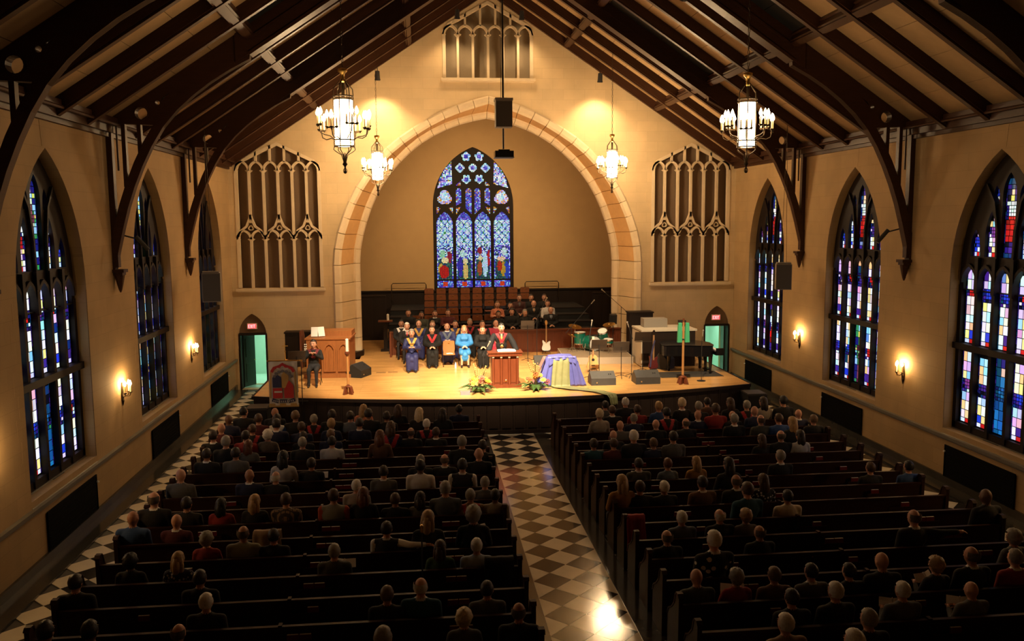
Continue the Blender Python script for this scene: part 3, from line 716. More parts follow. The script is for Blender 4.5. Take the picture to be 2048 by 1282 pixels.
# ================================================================== LAMPS
def chandelier(label, x, y, zm):
    flame_, lant_ = (flame_m, lant_m) if y < -10 else (flame_f, lant_f)
    c = thing('chandelier', label, 'chandelier', (x, y, zm), 0, 'wrought iron chandeliers')
    ztop = zc(x)-zm-.02
    q = MB(); n = int((ztop-.95)/.11)
    for i in range(n):
        z = .97+i*.11
        q.strip([(.018*math.cos(a*PI/4), z+.05+.06*math.sin(a*PI/4)) for a in range(8)], .010, 'y' if i % 2 else 'x', -.006, .006, closed=True)
    q.build('chain', iron_m, c)
    q = MB(); q.lathe([(.03, .70), (.05, .74), (.035, .80), (.045, .86), (.085, .90), (.09, .95), (.03, .97)], n=12); q.build('crown', brass_m, c, smooth=True)
    q = MB(); q.tube([(0, 0, .36), (0, 0, .72)], .03, 8); q.build('stem', iron_m, c)
    q = MB(); q.lathe([(.005, -.50), (.12, -.50), (.175, -.46), (.178, .36), (.13, .40), (.005, .40)], n=16); q.build('lantern_glass', lant_, c, smooth=True)
    for k in range(6):
        a = k*PI/3+.2; ca, sa = math.cos(a), math.sin(a)
        q = MB(); q.tube([(.19*ca, .19*sa, -.52), (.19*ca, .19*sa, .48), (.18*ca, .18*sa, .58), (.10*ca, .10*sa, .68), (.035*ca, .035*sa, .76)], .011, 6); q.build('cage_bar', iron_m, c)
        q = MB(); q.tube([(.19*ca, .19*sa, -.50), (.205*ca, .205*sa, -.56), (.16*ca, .16*sa, -.60), (.06*ca, .06*sa, -.66), (.03*ca, .03*sa, -.76)], .009, 5); q.build('scroll', iron_m, c)
    for z in (-.50, -.38, .38, .44):
        q = MB(); q.strip([(.192*math.cos(a*PI/12), .192*math.sin(a*PI/12)) for a in range(24)], .012, 'z', z-.012, z+.012, closed=True); q.build('band', iron_m, c)
    for k in range(10):
        a = k*PI/5; q = MB(); q.strip([(.0+.028*math.cos(t*PI/4), -.44+.035*math.sin(t*PI/4)) for t in range(8)], .010, 'y', -.004, .004, closed=True)
        o = q.build('pierced_scroll', iron_m, c, loc=(.195*math.cos(a), .195*math.sin(a), 0), rz=a-PI/2)
    q = MB(); q.lathe([(.005, -1.02), (.03, -1.0), (.012, -.95), (.018, -.88), (.05, -.84), (.028, -.80), (.045, -.74), (.02, -.70), (.02, -.62)], n=10); q.build('finial', iron_m, c, smooth=True)
    q = MB(); q.strip([(.032*math.cos(a*PI/6), -.965+.05*math.sin(a*PI/6)) for a in range(12)], .014, 'y', -.008, .008, closed=True); q.build('pendant_ring', iron_m, c)
    fm = MB(); fm.lathe([(.012, 0), (.034, .035), (.036, .065), (.021, .11), (.003, .15)], n=8); fmesh = fm.mesh('flame', [flame_], True)  # flames modelled oversize so their shape stands in for glare
    tm_ = MB(); tm_.lathe([(.016, 0), (.016, .17)], n=8); tmesh = tm_.mesh('candle', [tube_m])
    cm = MB(); cm.lathe([(.012, -.035), (.03, -.015), (.062, .0), (.066, .012), (.02, .012)], n=10); cmesh = cm.mesh('cup', [iron_m])
    for k in range(8):
        a = (k+.5)*PI/4; ca, sa = math.cos(a), math.sin(a); up = .0 if k % 2 else .07
        q = MB(); q.tube([(.20*ca, .20*sa, -.36), (.28*ca, .28*sa, -.34+up*.5), (.38*ca, .38*sa, -.36+up), (.46*ca, .46*sa, -.32+up), (.48*ca, .48*sa, -.24+up), (.48*ca, .48*sa, -.19+up)], .011, 6); q.build('arm', iron_m, c)
        q = MB(); q.box((0, 0, 0), (.055, .21, .02)); q.build('candle_tray', iron_m, c, loc=(.48*ca, .48*sa, -.185+up), rz=a)
        for e in (-1, 0, 1):
            px, py = (.48+.02*(e == 0))*ca-e*.10*sa, (.48+.02*(e == 0))*sa+e*.10*ca; pz = -.175+up
            obj('candle_cup', cmesh, c, (px, py, pz)).scale = (.55, .55, 1)
            obj('flame', fmesh, obj('candle', tmesh, c, (px, py, pz)), (0, 0, .17))
    return c
chandelier('big iron chandelier with candle lamps hanging left, nearer the viewer', -4.0, -15.5, 8.13)
chandelier('big iron chandelier with candle lamps hanging right, nearer the viewer', 4.0, -15.5, 8.13)
chandelier('smaller-looking far chandelier before the left shoulder of the chancel arch', -3.97, -3.1, 8.06)
chandelier('smaller-looking far chandelier before the right shoulder of the chancel arch', 3.97, -3.1, 8.12)
def sconce(label, s, y):
    c = thing('wall_sconce', label, 'wall lamp', (s*9.5, y, 2.15), 0 if s < 0 else PI, 'candle sconces on the side walls')
    q = MB(); q.prism([(-.05, -.02), (.05, -.02), (.06, .12), (.035, .30), (0, .40), (-.035, .30), (-.06, .12)], 'x', 0, .03); fixn(q.build('back_plate', iron_m, c).data)
    q = MB(); q.lathe([(.004, -.14), (.02, -.08), (.035, -.02), (.02, .02)], (.02, 0, 0), 8); q.build('drop', iron_m, c)
    for e, dx in ((-1, .12), (0, .20), (1, .12)):
        px, py = dx, e*.12
        q = MB(); q.tube([(.03, 0, .14), (px*.5, py*.6, .08), (px*.9, py, .09), (px, py, .15)], .010, 6); q.build('arm', iron_m, c)
        q = MB(); q.lathe([(.012, .15), (.04, .17), (.042, .18), (.014, .18)], (px, py, 0), 10); q.build('cup', iron_m, c)
        q = MB(); q.lathe([(.015, .18), (.015, .33)], (px, py, 0), 8); cd = q.build('candle', tube_m, c)
        q = MB(); q.lathe([(.008, .33), (.028, .355), (.030, .38), (.018, .42), (.003, .45)], (px, py, 0), 8); q.build('bulb', sconce_fl, cd, smooth=True)
for s, nm in ((-1, 'left'), (1, 'right')):
    sconce('lit candle sconce on the %s wall under the far truss' % nm, s, -6.1)
    sconce('lit candle sconce on the %s wall under the middle truss' % nm, s, -12.2)
    sconce('lit candle sconce on the %s wall under the nearest truss' % nm, s, -18.62)
def spotlamp(label, loc, target, energy, angle, blend=.6, size=.12, col=STAGEC, group='stage spotlights'):
    t = thing('spotlight', label, 'spotlight', loc, 0, group)
    d = (Vector(target)-Vector(loc)).normalized(); rot = d.to_track_quat('-Z', 'Y').to_euler()
    q = MB(); q.lathe([(.02, .34), (.08, .32), (.09, .04)], n=10); q.lathe([(.10, .06), (.10, .0), (.088, .0), (.088, .06)], n=10); o = q.build('lamp_can', black_mt, t); o.rotation_euler = rot
    q = MB(); q.tube([(0, 0, .16), (0, 0, .45)], .015, 6); q.build('bracket', black_mt, t)
    l = bpy.data.lights.new('spot_beam', 'SPOT'); l.energy = energy; l.spot_size = angle; l.spot_blend = blend; l.shadow_soft_size = size; l.color = col
    lo = bpy.data.objects.new('spot_beam', l); COL.objects.link(lo); lo.parent = t; lo.rotation_euler = rot; lo.location = d*.05
for i, (x, tx, ty, e, an) in enumerate(((-3.4, -3.2, -4.2, 1.0, .62), (-1.2, -.8, -5.0, 1.5, .55), (1.2, 1.0, -4.6, 1.1, .60), (3.4, 4.2, -4.4, .6, .62))):
    spotlamp('black stage spotlight on the middle truss, %s from the left' % ORD[i], (x, -13.0, 11.1), (tx, ty, 1.1), STAGE_W*e, an)
for i, x in enumerate((-3.6, 3.6)):
    spotlamp('added unseen floodlight behind the %s shoulder of the chancel arch' % ('left' if x < 0 else 'right'), (x, 1.65, 8.85), (-x*.5, 9.3, 4.4), APSE_FILL_W, 2.1, 1.0, .25, WARM, 'added chancel floodlights')  # unseen pair added to brighten the apse wall and choir
for i, (x, z) in enumerate(((-4.0, 11.15), (-1.15, 13.3), (1.15, 13.3), (4.0, 11.15))):
    spotlamp('small downlight under the chancel-end rafters, %s from the left' % ORD[i], (x, -.85, z), (x, -.25, z-3.0), WASH_W*(1 if abs(x) > 2 else .45), 1.9, .75, .08, WARM, 'chancel wall downlights')
for s in (-1, 1):   # small black tube lamps clamped to the middle truss braces
    t = thing('tube_lamp', 'small black tube clamped to the %s brace of the middle truss' % ('left' if s < 0 else 'right'), 'lamp', (s*9.05, -12.0, 5.72), 0, 'tube lamps on the trusses')
    q = MB(); q.tube([(s*.02, .05, .17), (-s*.22, .12, -.14)], .05, 10); q.build('tube_body', black_mt, t)
    q = MB(); q.tube([(s*.02, .05, .12), (s*.25, -.1, .2)], .02, 6); q.build('clamp', black_mt, t)

# ---- hung loudspeakers and projector
def hung_speaker(label, loc, d, rz, ceilz):
    t = thing('loudspeaker', label, 'loudspeaker', loc, rz, 'hung loudspeakers')
    q = MB(); q.box((0, 0, 0), d); q.box((0, 0, d[2]/2+.02), (d[0]*.9, d[1]*.8, .05)); q.build('cabinet', gray_gr, t)
    q = MB(); q.box((0, -d[1]/2-.012, 0), (d[0]*.93, .02, d[2]*.94)); q.build('front_grille', grille_m, t)
    for e in (-1, 1):
        q = MB(); q.tube([(e*.08, 0, d[2]/2), (0, 0, ceilz-loc[2])], .006, 5); q.build('cable', iron_m, t)
hung_speaker('grey loudspeaker hung on cables before the left wall', (-8.55, -7.2, 4.36), (.50, .42, .82), .2, 9.0)
hung_speaker('grey loudspeaker hung on cables before the right wall', (8.45, -7.1, 4.42), (.46, .42, .78), -.3, 9.08)
pole = tag(MB().tube([(-.04, -6.1, 14.0), (-.04, -6.1, 9.85)], .030, 8).tube([(-.04, -6.1, 8.95), (-.04, -6.1, 8.34)], .03, 8).tube([(-.09, -6.0, 13.8), (-.10, -6.05, 9.8)], .008, 5).build('mount_pole', black_mt), 'black ceiling pole carrying the centre loudspeaker and projector', 'pole')
t = thing('loudspeaker', 'grey centre loudspeaker on a ceiling pole before the arch', 'loudspeaker', (-.03, -6.1, 9.38), 0, 'hung loudspeakers')
q = MB(); q.box((0, 0, 0), (.50, .45, .80)); q.box((0, 0, .42), (.54, .5, .06)); q.build('cabinet', gray_gr, t)
q = MB(); q.box((0, -.235, -.02), (.47, .02, .74)); q.build('front_grille', grille_m, t)
t = thing('projector', 'black projector hanging below the centre loudspeaker', 'projector', (-.03, -6.1, 8.18), 0)
q = MB(); q.box((0, 0, 0), (.56, .50, .19)); q.box((0, 0, .11), (.34, .3, .06)); q.build('case', black_gl, t)
q = MB(); q.lathe([(.05, 0), (.055, .06), (.04, .07)], n=12); o = q.build('lens', black_mt, t, loc=(.1, .25, 0)); o.rotation_euler = (-PI/2, 0, 0)
q = MB(); q.box((0, 0, -.10), (.6, .54, .02)); q.build('bracket_plate', mat('grey_blue_plate', (.10, .13, .17), .4), t)

# ================================================================== STAGE
SZ = 1.05
def sy(x): return -8.0+.0225*(x-.2)**2
fxs = [-7.62+15.24*i/40 for i in range(41)]
stage = thing('stage', 'raised stage with honey wood floor and dark curved front', 'stage', (0, -4, 0))
stage.location = (0, 0, 0)
q = MB(); q.prism([(x, sy(x)) for x in fxs]+[(7.62, -.01), (-7.62, -.01)], 'z', SZ-.06, SZ); fixn(q.build('deck', stage_m, stage).data)
q = MB(); q.box((0, .50, SZ-.03), (9.9, 1.0, .06)); q.box((0, 5.14, SZ-.03), (14.9, 8.2, .06)); tag(q.build('floor_chancel', stage_m), 'honey wood floor of the chancel behind the arch', kind='structure')
q = MB(); q.strip([(x, sy(x)-.02) for x in fxs], .06, 'z', SZ-.09, SZ+.004); q.box((-7.64, -3.35, SZ-.04), (.06, 6.7, .09)); q.box((7.64, -3.35, SZ-.04), (.06, 6.7, .09)); q.build('nosing', wood_dark2, stage)
for i in range(40):
    a, c = fxs[i], fxs[i+1]; dx = c-a; L_ = math.hypot(dx, sy(c)-sy(a))
    q = MB(); q.box((0, 0, .48), (L_-.012, .05, .94)); q.box((0, -.035, .5), (L_-.13, .03, .66)); q.build('front_panel', wood_dark2, stage, loc=((a+c)/2, (sy(a)+sy(c))/2+.04, 0), rz=math.atan2(sy(c)-sy(a), dx))
for s in (-1, 1):
    for k in range(7): q = MB(); q.box((s*7.6, -.5-k*.92, .48), (.05, .90, .94)); q.build('side_panel', wood_dark2, stage)
q = MB(); q.strip([(x, sy(x)-.03) for x in fxs], .06, 'z', 0, .12); q.build('skirting', wood_dark2, stage)
for i, (x, y) in enumerate(((-4.02, -3.05), (-3.62, -3.05))):
    v = thing('floor_vent', 'flat brass floor vent in the stage boards, %s of two' % ('left' if i == 0 else 'right'), 'vent', (x, y, SZ), 0, 'stage floor vents')
    q = MB(); q.strip([(-.16, -.07), (.16, -.07), (.16, .07), (-.16, .07)], .02, 'z', 0, .008, closed=True); q.build('rim', mat('vent_brown', (.16, .09, .03), .5), v)
    for k in range(6): q = MB(); q.box((-.12+k*.048, 0, .004), (.02, .13, .006)); q.build('slat', mat('vent_brown', 0), v)

# ---- choir risers, chairs, parapet, side screens
for r in range(6):
    z = 1.25+.2*r; y0 = 1.15+r; y1 = y0+1.0
    x1 = 5.0
    t = thing('choir_riser', '%s dark choir riser step counted up from the stage' % ORD[r], 'riser', (0, y0, SZ), 0, 'choir riser steps')
    q = MB(); q.box((.4, .5 if r < 5 else 1.4, (z-SZ)/2-.01), (8.8 if r else 8.6, 1.0 if r < 5 else 2.8, z-SZ-.02)); q.build('step_body', mat('black_carpet', (.008, .008, .009), .9), t)
    q = MB(); q.box((.4, .02, z-SZ-.015), (8.8, .06, .03)); q.build('step_edge', wood_dark2, t)
for s in (-1, 1):
    x0, x1 = (-7.4, -4.15) if s < 0 else (4.95, 7.4)
    t = thing('choir_screen', 'dark timber screen on the %s side of the choir' % ('left' if s < 0 else 'right'), 'screen', ((x0+x1)/2, 5.3, SZ), 0, 'choir side screens')
    q = MB(); q.box((0, 0, .95), (x1-x0, .1, 1.9)); q.build('board', wood_dark2, t)
    for k in range(6): q = MB(); q.box((-(x1-x0)/2+(k+.5)*(x1-x0)/6, -.06, 1.0), ((x1-x0)/6-.1, .02, 1.6)); q.build('panel', wood_dark2, t)
    q = MB(); q.box((0, 0, 1.92), (x1-x0, .16, .05)); q.build('cap', wood_dark2, t)
    cx = -3.2 if s < 0 else 3.2     # low black handrail against the wall
    t = thing('handrail', 'thin dark tubular handrail against the chancel wall, %s of the window' % ('left' if s < 0 else 'right'), 'handrail', (cx, 8.95, 2.45), 0, 'chancel handrails')
    q = MB(); q.tube([(-.82, 0, 0), (-.82, 0, .72), (-.76, 0, .80), (.76, 0, .80), (.82, 0, .72), (.82, 0, 0)], .022, 8); q.build('rail', iron_m, t)
par = thing('choir_parapet', 'low red-brown timber parapet in front of the choir', 'parapet', (.75, .82, SZ))
q = MB(); q.box((0, 0, .43), (9.1, .07, .86)); q.build('board', wood_red, par)
q = MB(); q.box((0, 0, .88), (9.2, .16, .05)); q.build('cap', wood_red, par)
for k in range(15): q = MB(); q.box((-4.2+k*.6, -.045, .42), (.50, .02, .66)); q.build('panel', wood_red, par)
q = MB(); q.box((-4.55, -.25, .46), (.08, .6, .92)); q.build('return_end', wood_red, par)
chm = {}
def chair_parts(parent, full=False):
    if not chm:
        q = MB(); q.prism([(-.20, .63), (.20, .63), (.21, .70), (.20, .86), (.17, .885), (-.17, .885), (-.20, .86), (-.21, .70)], 'y', .20, .225); m = q.mesh('chair_back', [wood_ch]); fixn(m); chm['chair_back'] = m  # choir back cut short; dark gaps stand in for shade between rows
        q = MB(); q.prism([(-.20, .20), (.20, .20), (.21, -.18), (.17, -.22), (-.17, -.22), (-.21, -.18)], 'z', .43, .455); m = q.mesh('seat', [wood_ch]); fixn(m); chm['seat'] = m
        for e in (-1, 1):
            q = MB(); q.tube([(e*.205, .24, .84), (e*.205, .20, .44), (e*.205, -.20, .01)], .011, 6); q.tube([(e*.205, -.18, .44), (e*.205, .24, .01)], .011, 6); chm['leg_frame%d' % e] = q.mesh('leg_frame', [iron_m])
        q = MB(); q.box((0, .19, .80), (.07, .012, .025)); chm['hand_slot'] = q.mesh('hand_slot', [brass_m])
        q = MB(); q.prism([(-.20, .44), (.20, .44), (.215, .62), (.20, .86), (.17, .885), (-.17, .885), (-.20, .86), (-.215, .62)], 'y', .20, .225); m = q.mesh('chair_back', [mat('front_chair_oak', (.30, .12, .038), .4, noise=.3, streak=(7, 7, .8))]); fixn(m); chm['full_back'] = m
        q = MB(); q.prism([(-.20, .20), (.20, .20), (.21, -.18), (.17, -.22), (-.17, -.22), (-.21, -.18)], 'z', .43, .455); m = q.mesh('seat', [mat('front_chair_oak', 0)]); fixn(m); chm['full_seat'] = m
    for k, m in chm.items():
        if k in (('chair_back', 'seat') if full else ('full_back', 'full_seat')): continue
        obj({'full_back': 'chair_back', 'full_seat': 'seat'}.get(k, k.rstrip('-1')), m, parent)
def chair(label, x, y, z, rz=0, group='wooden chairs on the stage'):
    c = thing('wooden_chair', label, 'chair', (x, y, z), rz, group); chair_parts(c, z < 1.1); return c
taken = {(0, 3), (1, 5), (1, 6)}
for r in range(1, 6):
    cols = 9 if r > 1 else 10
    for k in range(cols):
        x = -2.56+(.30+.55*k-(.55 if r == 1 else 0))*(34.4+r)/39.4
        if r in (1, 2) and x > .2: continue
        if r == 3 and x > 1.1: continue
        chair('empty wooden choir chair, %s row above the seated singers, %s from left' % (ORD[r-1], ORD[k]), x, 1.6+r+.25, 1.25+.2*r, 0, 'empty choir chairs')

# ---- organ console (left)
t = thing('organ_console', 'honey oak organ console with carved panels and white stop knobs', 'organ', (-5.75, -3.1, SZ), -.06)
q = MB(); q.box((.05, .0, .06), (1.55, 1.5, .12)); q.build('plinth', wood_org, t)
q = MB(); q.box((.08, 0, .69), (1.42, 1.36, 1.16)); q.build('case', wood_org, t)
for k in range(3):
    cx = -.42+k*.47+.08
    q = MB(); q.strip([(cx-.17, .22), (cx+.17, .22), (cx+.17, .95), (cx+.10, 1.08), (cx, 1.14), (cx-.10, 1.08), (cx-.17, .95)], .055, 'y', -.735, -.675, closed=True); q.strip([(cx, .22), (cx, .95)], .03, 'y', -.72, -.68); q.build('carved_panel', wood_org, t)
q = MB(); q.box((.08, -.0, 1.30), (1.5, 1.44, .05)); q.build('top_board', wood_org, t)
q = MB(); q.box((.25, .25, 1.40), (1.1, .8, .18)); q.build('upper_case', wood_org, t)
q = MB(); q.prism([(-.6, .3), (-.6, 1.55), (-.2, 1.55), (0, 1.32), (0, .3)], 'x', -.86, -.80); fixn(q.build('key_cheek', wood_red, t, loc=(0, .05, 0)).data)
for k in range(12):
    q = MB(); q.lathe([(.012, 0), (.022, .02), (.018, .035)], n=8); o = q.build('stop_knob', white_m, t, loc=(-.66+.05*(k % 2), -.72, .78+.07*(k//2))); o.rotation_euler = (PI/2, 0, 0)
for k in range(3): q = MB(); q.box((-.5, -.62+k*.1, .86+k*.07), (.4, .14, .03)); q.build('keyboard', white_m, t)
s_ = thing('sheet_music', 'open white sheet music propped on top of the organ console', 'sheet music', (-6.05, -3.5, SZ+1.34), .2)
for e in (-1, 1): q = MB(); q.box((e*.11, 0, .17), (.22, .012, .32), rx=-.3, rz=e*.25); q.build('page', paper_m, s_)
t = thing('organ_bench', 'dark wooden organ bench beside the console', 'bench', (-7.0, -3.5, SZ), .05)
q = MB(); q.box((0, 0, .52), (.42, .9, .05)); q.build('seat', wood_org, t)
for e in (-1, 1): q = MB(); q.box((0, e*.38, .25), (.36, .05, .50)); q.build('leg', wood_dark2, t)
t = thing('dark_cabinet', 'dark panelled cabinet against the wall left of the organ', 'cabinet', (-6.95, -1.2, SZ), 0)
q = MB(); q.box((0, 0, .60), (1.0, .5, 1.2)); q.build('body', wood_dark2, t)
q = MB(); q.box((0, 0, 1.23), (1.06, .56, .05)); q.build('top', wood_dark2, t)
for e in (-1, 1): q = MB(); q.box((e*.24, -.26, .6), (.42, .02, 1.0)); q.build('cabinet_door', wood_dark2, t)
t = thing('brass_cross', 'slim brass candle cross on the bench by the organ', 'cross', (-7.15, -3.45, SZ+.545), 0)
q = MB(); q.lathe([(.06, 0), (.06, .02), (.02, .05), (.015, .3), (.03, .32), (.012, .36), (.012, .60)], n=10); q.build('shaft', brass_m, t)
q = MB(); q.box((0, 0, .50), (.20, .02, .025)); q.build('arm', brass_m, t)

# ---- stands
def music_stand(label, x, y, h, rz=0, w_=.52, sheets=True, tilt=.35):
    t = thing('music_stand', label, 'music stand', (x, y, SZ), rz, 'black music stands')
    q = MB(); q.tube([(0, 0, .06), (0, 0, h)], .013, 7); q.build('pole', black_mt, t)
    for k in range(3): a = k*2*PI/3+.5; q = MB(); q.tube([(0, 0, .10), (.25*math.cos(a), .25*math.sin(a), .012)], .010, 6); q.build('leg', black_mt, t)
    q = MB(); q.box((0, 0, h+.02), (w_, .02, .34), rx=tilt); q.box((0, -.07, h-.15), (w_, .06, .015)); dk = q.build('desk', mat('stand_desk', (.035, .024, .018), .4), t)
    if sheets: q = MB(); q.box((0, .03, h+.0), (.05, .012, .05), rx=tilt); q.build('clamp', chrome_m, dk)
    return t
def mic_stand(label, x, y, h, boom, rz=0, base='tripod'):
    t = thing('microphone_stand', label, 'microphone', (x, y, SZ), rz, 'microphone stands')
    q = MB(); q.tube([(0, 0, .04), (0, 0, h)], .011, 7); q.build('pole', black_mt, t)
    if base == 'tripod':
        for k in range(3): a = k*2*PI/3; q = MB(); q.tube([(0, 0, .12), (.28*math.cos(a), .28*math.sin(a), .012)], .010, 6); q.build('leg', black_mt, t)
    else: q = MB(); q.lathe([(.14, 0), (.14, .015), (.03, .03)], n=14); q.build('base', black_mt, t)
    bx, bz = boom
    q = MB(); q.tube([(-bx*.3, 0, h-bz*.3), (bx, 0, h+bz)], .010, 6); bo = q.build('boom', black_mt, t)
    d = Vector((bx, 0, bz)).normalized()
    q = MB(); q.tube([(bx, 0, h+bz), (bx+d.x*.14, 0, h+bz+d.z*.14)], [.013, .02], 8); q.ell((bx+d.x*.17, 0, h+bz+d.z*.17), (.03, .03, .034), 8, 6); q.build('microphone', gray_gr, bo)
music_stand('black music stand beside the banner and interpreter', -6.42, -5.9, 1.05, .2)
music_stand('black music stand right of the acoustic guitar', 3.18, -4.9, 1.06, 0)
music_stand('black music stand between the two stage monitors', 3.85, -5.2, 1.02, -.1)
music_stand('brown-black music stand near the piano tail', 4.85, -4.1, 1.18, 0, .56)
music_stand('black music stand before the parapet near the choir', 1.25, -1.3, 1.32, 0, .5)
mic_stand('tall microphone stand with boom beside the white guitar', 1.58, -1.4, 1.55, (.30, .62), 0)
mic_stand('boom microphone reaching across the drum kit left side', 3.0, -.6, 1.15, (.75, .85), 0)
mic_stand('overhead boom microphone behind the drums by the arch jamb', 4.95, -.4, 1.85, (-.62, .55), 0)
mic_stand('microphone stand at the front of the band left of the monitor', 2.78, -5.35, 1.45, (.05, .3), .3)
mic_stand('slim microphone stand right of the front music stands', 4.22, -5.1, 1.35, (-.10, .30), 0)
mic_stand('straight microphone stand with round base by the processional cross', 6.25, -6.1, 1.25, (.02, .2), 0, 'round')
mic_stand('thin gooseneck microphone stand left of the lectern', -.72, -6.2, 1.05, (.12, .22), 0, 'round')

# ---- stage monitors and boxes
def wedge(label, x, y, w_, d, h, rz, m):
    t = thing('stage_monitor', label, 'stage monitor', (x, y, SZ), rz, 'stage monitor wedges')
    q = MB(); q.prism([(-d/2, 0), (d/2, 0), (d/2, h*.45), (d*.05, h), (-d/2, h*.55)], 'x', -w_/2, w_/2); fixn(q.build('cabinet', m, t).data)
    q = MB(); a = math.atan2(h*.55, -d*.45); q.prism([(d/2-.02, h*.47), (d*.05+.03, h*.97), (d*.05+.045, h*.985), (d/2+.005, h*.485)], 'x', -w_/2+.03, w_/2-.03); fixn(q.build('grille', grille_m, t).data)
    for e in (0, 1): q = MB(); q.box((w_*.25+e*.06, -d*.2, h*.78), (.035, .05, .02), rx=.6); q.build('handle_slot', black_m, t)
    q = MB(); q.box((-w_*.28, -d/2-.01, h*.22), (.04, .015, .04)); q.build('cable_socket', chrome_m, t)
grey_mon = mat('grey_monitor_paint', (.045, .046, .048), .5)
wedge('grey stage monitor behind the draped table, facing upstage', 3.02, -6.1, .78, .62, .40, 0, grey_mon)
wedge('grey stage monitor right of the front music stand, facing upstage', 4.44, -6.1, .78, .62, .40, 0, grey_mon)
wedge('black stage monitor beside the organ console', -4.75, -3.6, .72, .6, .44, 1.15, black_mt)
wedge('small grey monitor below the white guitar', 1.62, -2.1, .50, .42, .32, 0, grey_mon)
wedge('black stage monitor leaning under the piano tail', 5.75, -3.6, .55, .5, .6, .8, black_mt)
for s in (-1, 1):
    t = thing('subwoofer', 'black subwoofer box on the floor at the %s stage corner' % ('left' if s < 0 else 'right'), 'loudspeaker', (s*7.36, -7.55 if s < 0 else -7.35, .02), 0, 'subwoofers')
    t.location = (-7.35, -7.4, .03) if s < 0 else (7.5, -7.35, .03)
    q = MB(); q.box((0, 0, .43), (.62, .66, .86)); q.build('cabinet', black_mt, t)
    q = MB(); q.box((0, -.34, .43), (.56, .02, .78)); q.build('grille', black_m, t)
    q = MB(); q.box((0, 0, .87), (.58, .62, .02)); q.build('top_plate', mat('worn_black', (.03, .027, .025), .45), t)
t = thing('floor_box', 'small grey floor box at the stage edge left of the flowers', 'box', (-1.35, -7.25, SZ), 0)
q = MB(); q.box((0, 0, .05), (.28, .2, .10)); q.build('case', mat('lilac_grey', (.30, .27, .33), .6), t); q = MB(); q.box((0, 0, .105), (.24, .16, .01)); q.build('lid', gray_gr, t)

# ---- lectern and preacher's book
t = thing('lectern', 'red-brown wooden lectern with fluted front panels', 'lectern', (-.06, -6.1, SZ), 0)
q = MB(); q.box((0, 0, .05), (1.0, .62, .10)); q.build('plinth', wood_red, t)
q = MB(); q.box((0, 0, .54), (.84, .46, .90)); q.build('body', wood_red, t)
for k in range(4): q = MB(); q.prism([(-.375+k*.25-.045, -.24), (-.375+k*.25-.02, -.275), (-.375+k*.25+.02, -.275), (-.375+k*.25+.045, -.24)], 'z', .10, .95); pi_ = q.build('pilaster', wood_red, t); fixn(pi_.data); q = MB(); q.box((-.375+k*.25, -.26, .97), (.06, .06, .05)); q.build('capital', stone_m, pi_)
for k in range(3): q = MB(); q.box((-.25+k*.25, -.236, .53), (.15, .012, .74)); q.build('panel', wood_red, t)
q = MB(); q.box((0, 0, 1.04), (1.04, .62, .10)); q.box((0, 0, 1.10), (1.08, .66, .03)); q.build('top', wood_red, t)
q = MB(); q.lathe([(.03, 0), (.035, .01), (.02, .02)], n=12); o = q.build('seal', brass_m, t, loc=(.02, -.245, .22)); o.rotation_euler = (PI/2, 0, 0)
t = thing('open_book', 'open white book lying on the lectern top', 'book', (.0, -6.12, SZ+1.12), 0)
for e in (-1, 1): q = MB(); q.prism([(0, .03), (e*.05, .045), (e*.28, .02), (e*.28, .0), (0, 0)], 'y', -.17, .17); fixn(q.build('page_block', paper_m, t).data)
q = MB(); q.box((0, 0, -.004), (.60, .36, .008)); q.build('cover', black_mt, t)

# ---- tall candle, processional cross, candle table, banner
def pedestal(t, m):
    for k in range(4): q = MB(); q.prism([(.05, 0), (.20, 0), (.13, .22), (.05, .24)], 'y', -.03, .03); fixn(q.build('foot', m, t, rz=k*PI/2+PI/4).data)
    q = MB(); q.lathe([(.10, .20), (.12, .23), (.05, .26), (.035, .30)], n=10); q.build('collar', m, t)
t = thing('paschal_candle', 'tall white candle on a slim oak stand at the stage edge', 'candle', (-4.83, -6.68, SZ), 0)
pedestal(t, wood_red)
q = MB(); q.lathe([(.035, .26), (.032, 1.16)], n=10); q.build('shaft', wood_lt, t)
q = MB(); q.lathe([(.03, 1.14), (.075, 1.22), (.07, 1.28), (.04, 1.30)], n=10); q.build('holder', wood_red, t)
q = MB(); q.lathe([(.045, 1.29), (.045, 1.66), (.01, 1.68)], n=12); q.build('wax', candle_w, t)
t = thing('processional_cross', 'tall wooden cross draped with green stoles on a red stand', 'cross', (5.52, -6.5, SZ), 0)
pedestal(t, wood_red)
q = MB(); q.lathe([(.038, .26), (.035, 1.6), (.03, 1.95)], n=10); q.build('shaft', wood_lt, t)
q = MB(); q.box((0, 0, 1.86), (.05, .04, .42)); q.box((0, 0, 1.90), (.36, .04, .05)); q.build('crossbar', wood_red, t)
for e in (-1, 1): q = MB(); q.prism([(e*.06, 1.93), (e*.17, 1.93), (e*.19, 1.32), (e*.05, 1.32)], 'y', -.05, .05); fixn(q.build('stole', stole_green, t).data)
q = MB(); q.lathe([(.05, 1.40), (.05, 1.44)], n=10); q.build('ring', chrome_m, t)
t = thing('candle_table', 'dark narrow post table holding a candle beside the choir', 'table', (-4.05, 2.0, SZ), 0)
q = MB(); q.box((0, 0, .60), (.16, .16, 1.16)); q.box((0, 0, .03), (.4, .4, .06)); q.build('post', wood_dark2, t)
q = MB(); q.box((0, 0, 1.2), (.56, .36, .05)); q.build('top', wood_red, t)
t = thing('pillar_candle', 'short white pillar candle on the dark post table', 'candle', (-3.95, 2.0, SZ+1.225), 0)
q = MB(); q.lathe([(.05, 0), (.05, .24), (.01, .26)], n=12); q.build('wax', candle_w, t); q = MB(); q.tube([(0, 0, .25), (0, 0, .29)], .004, 5); q.build('wick', black_mt, t)
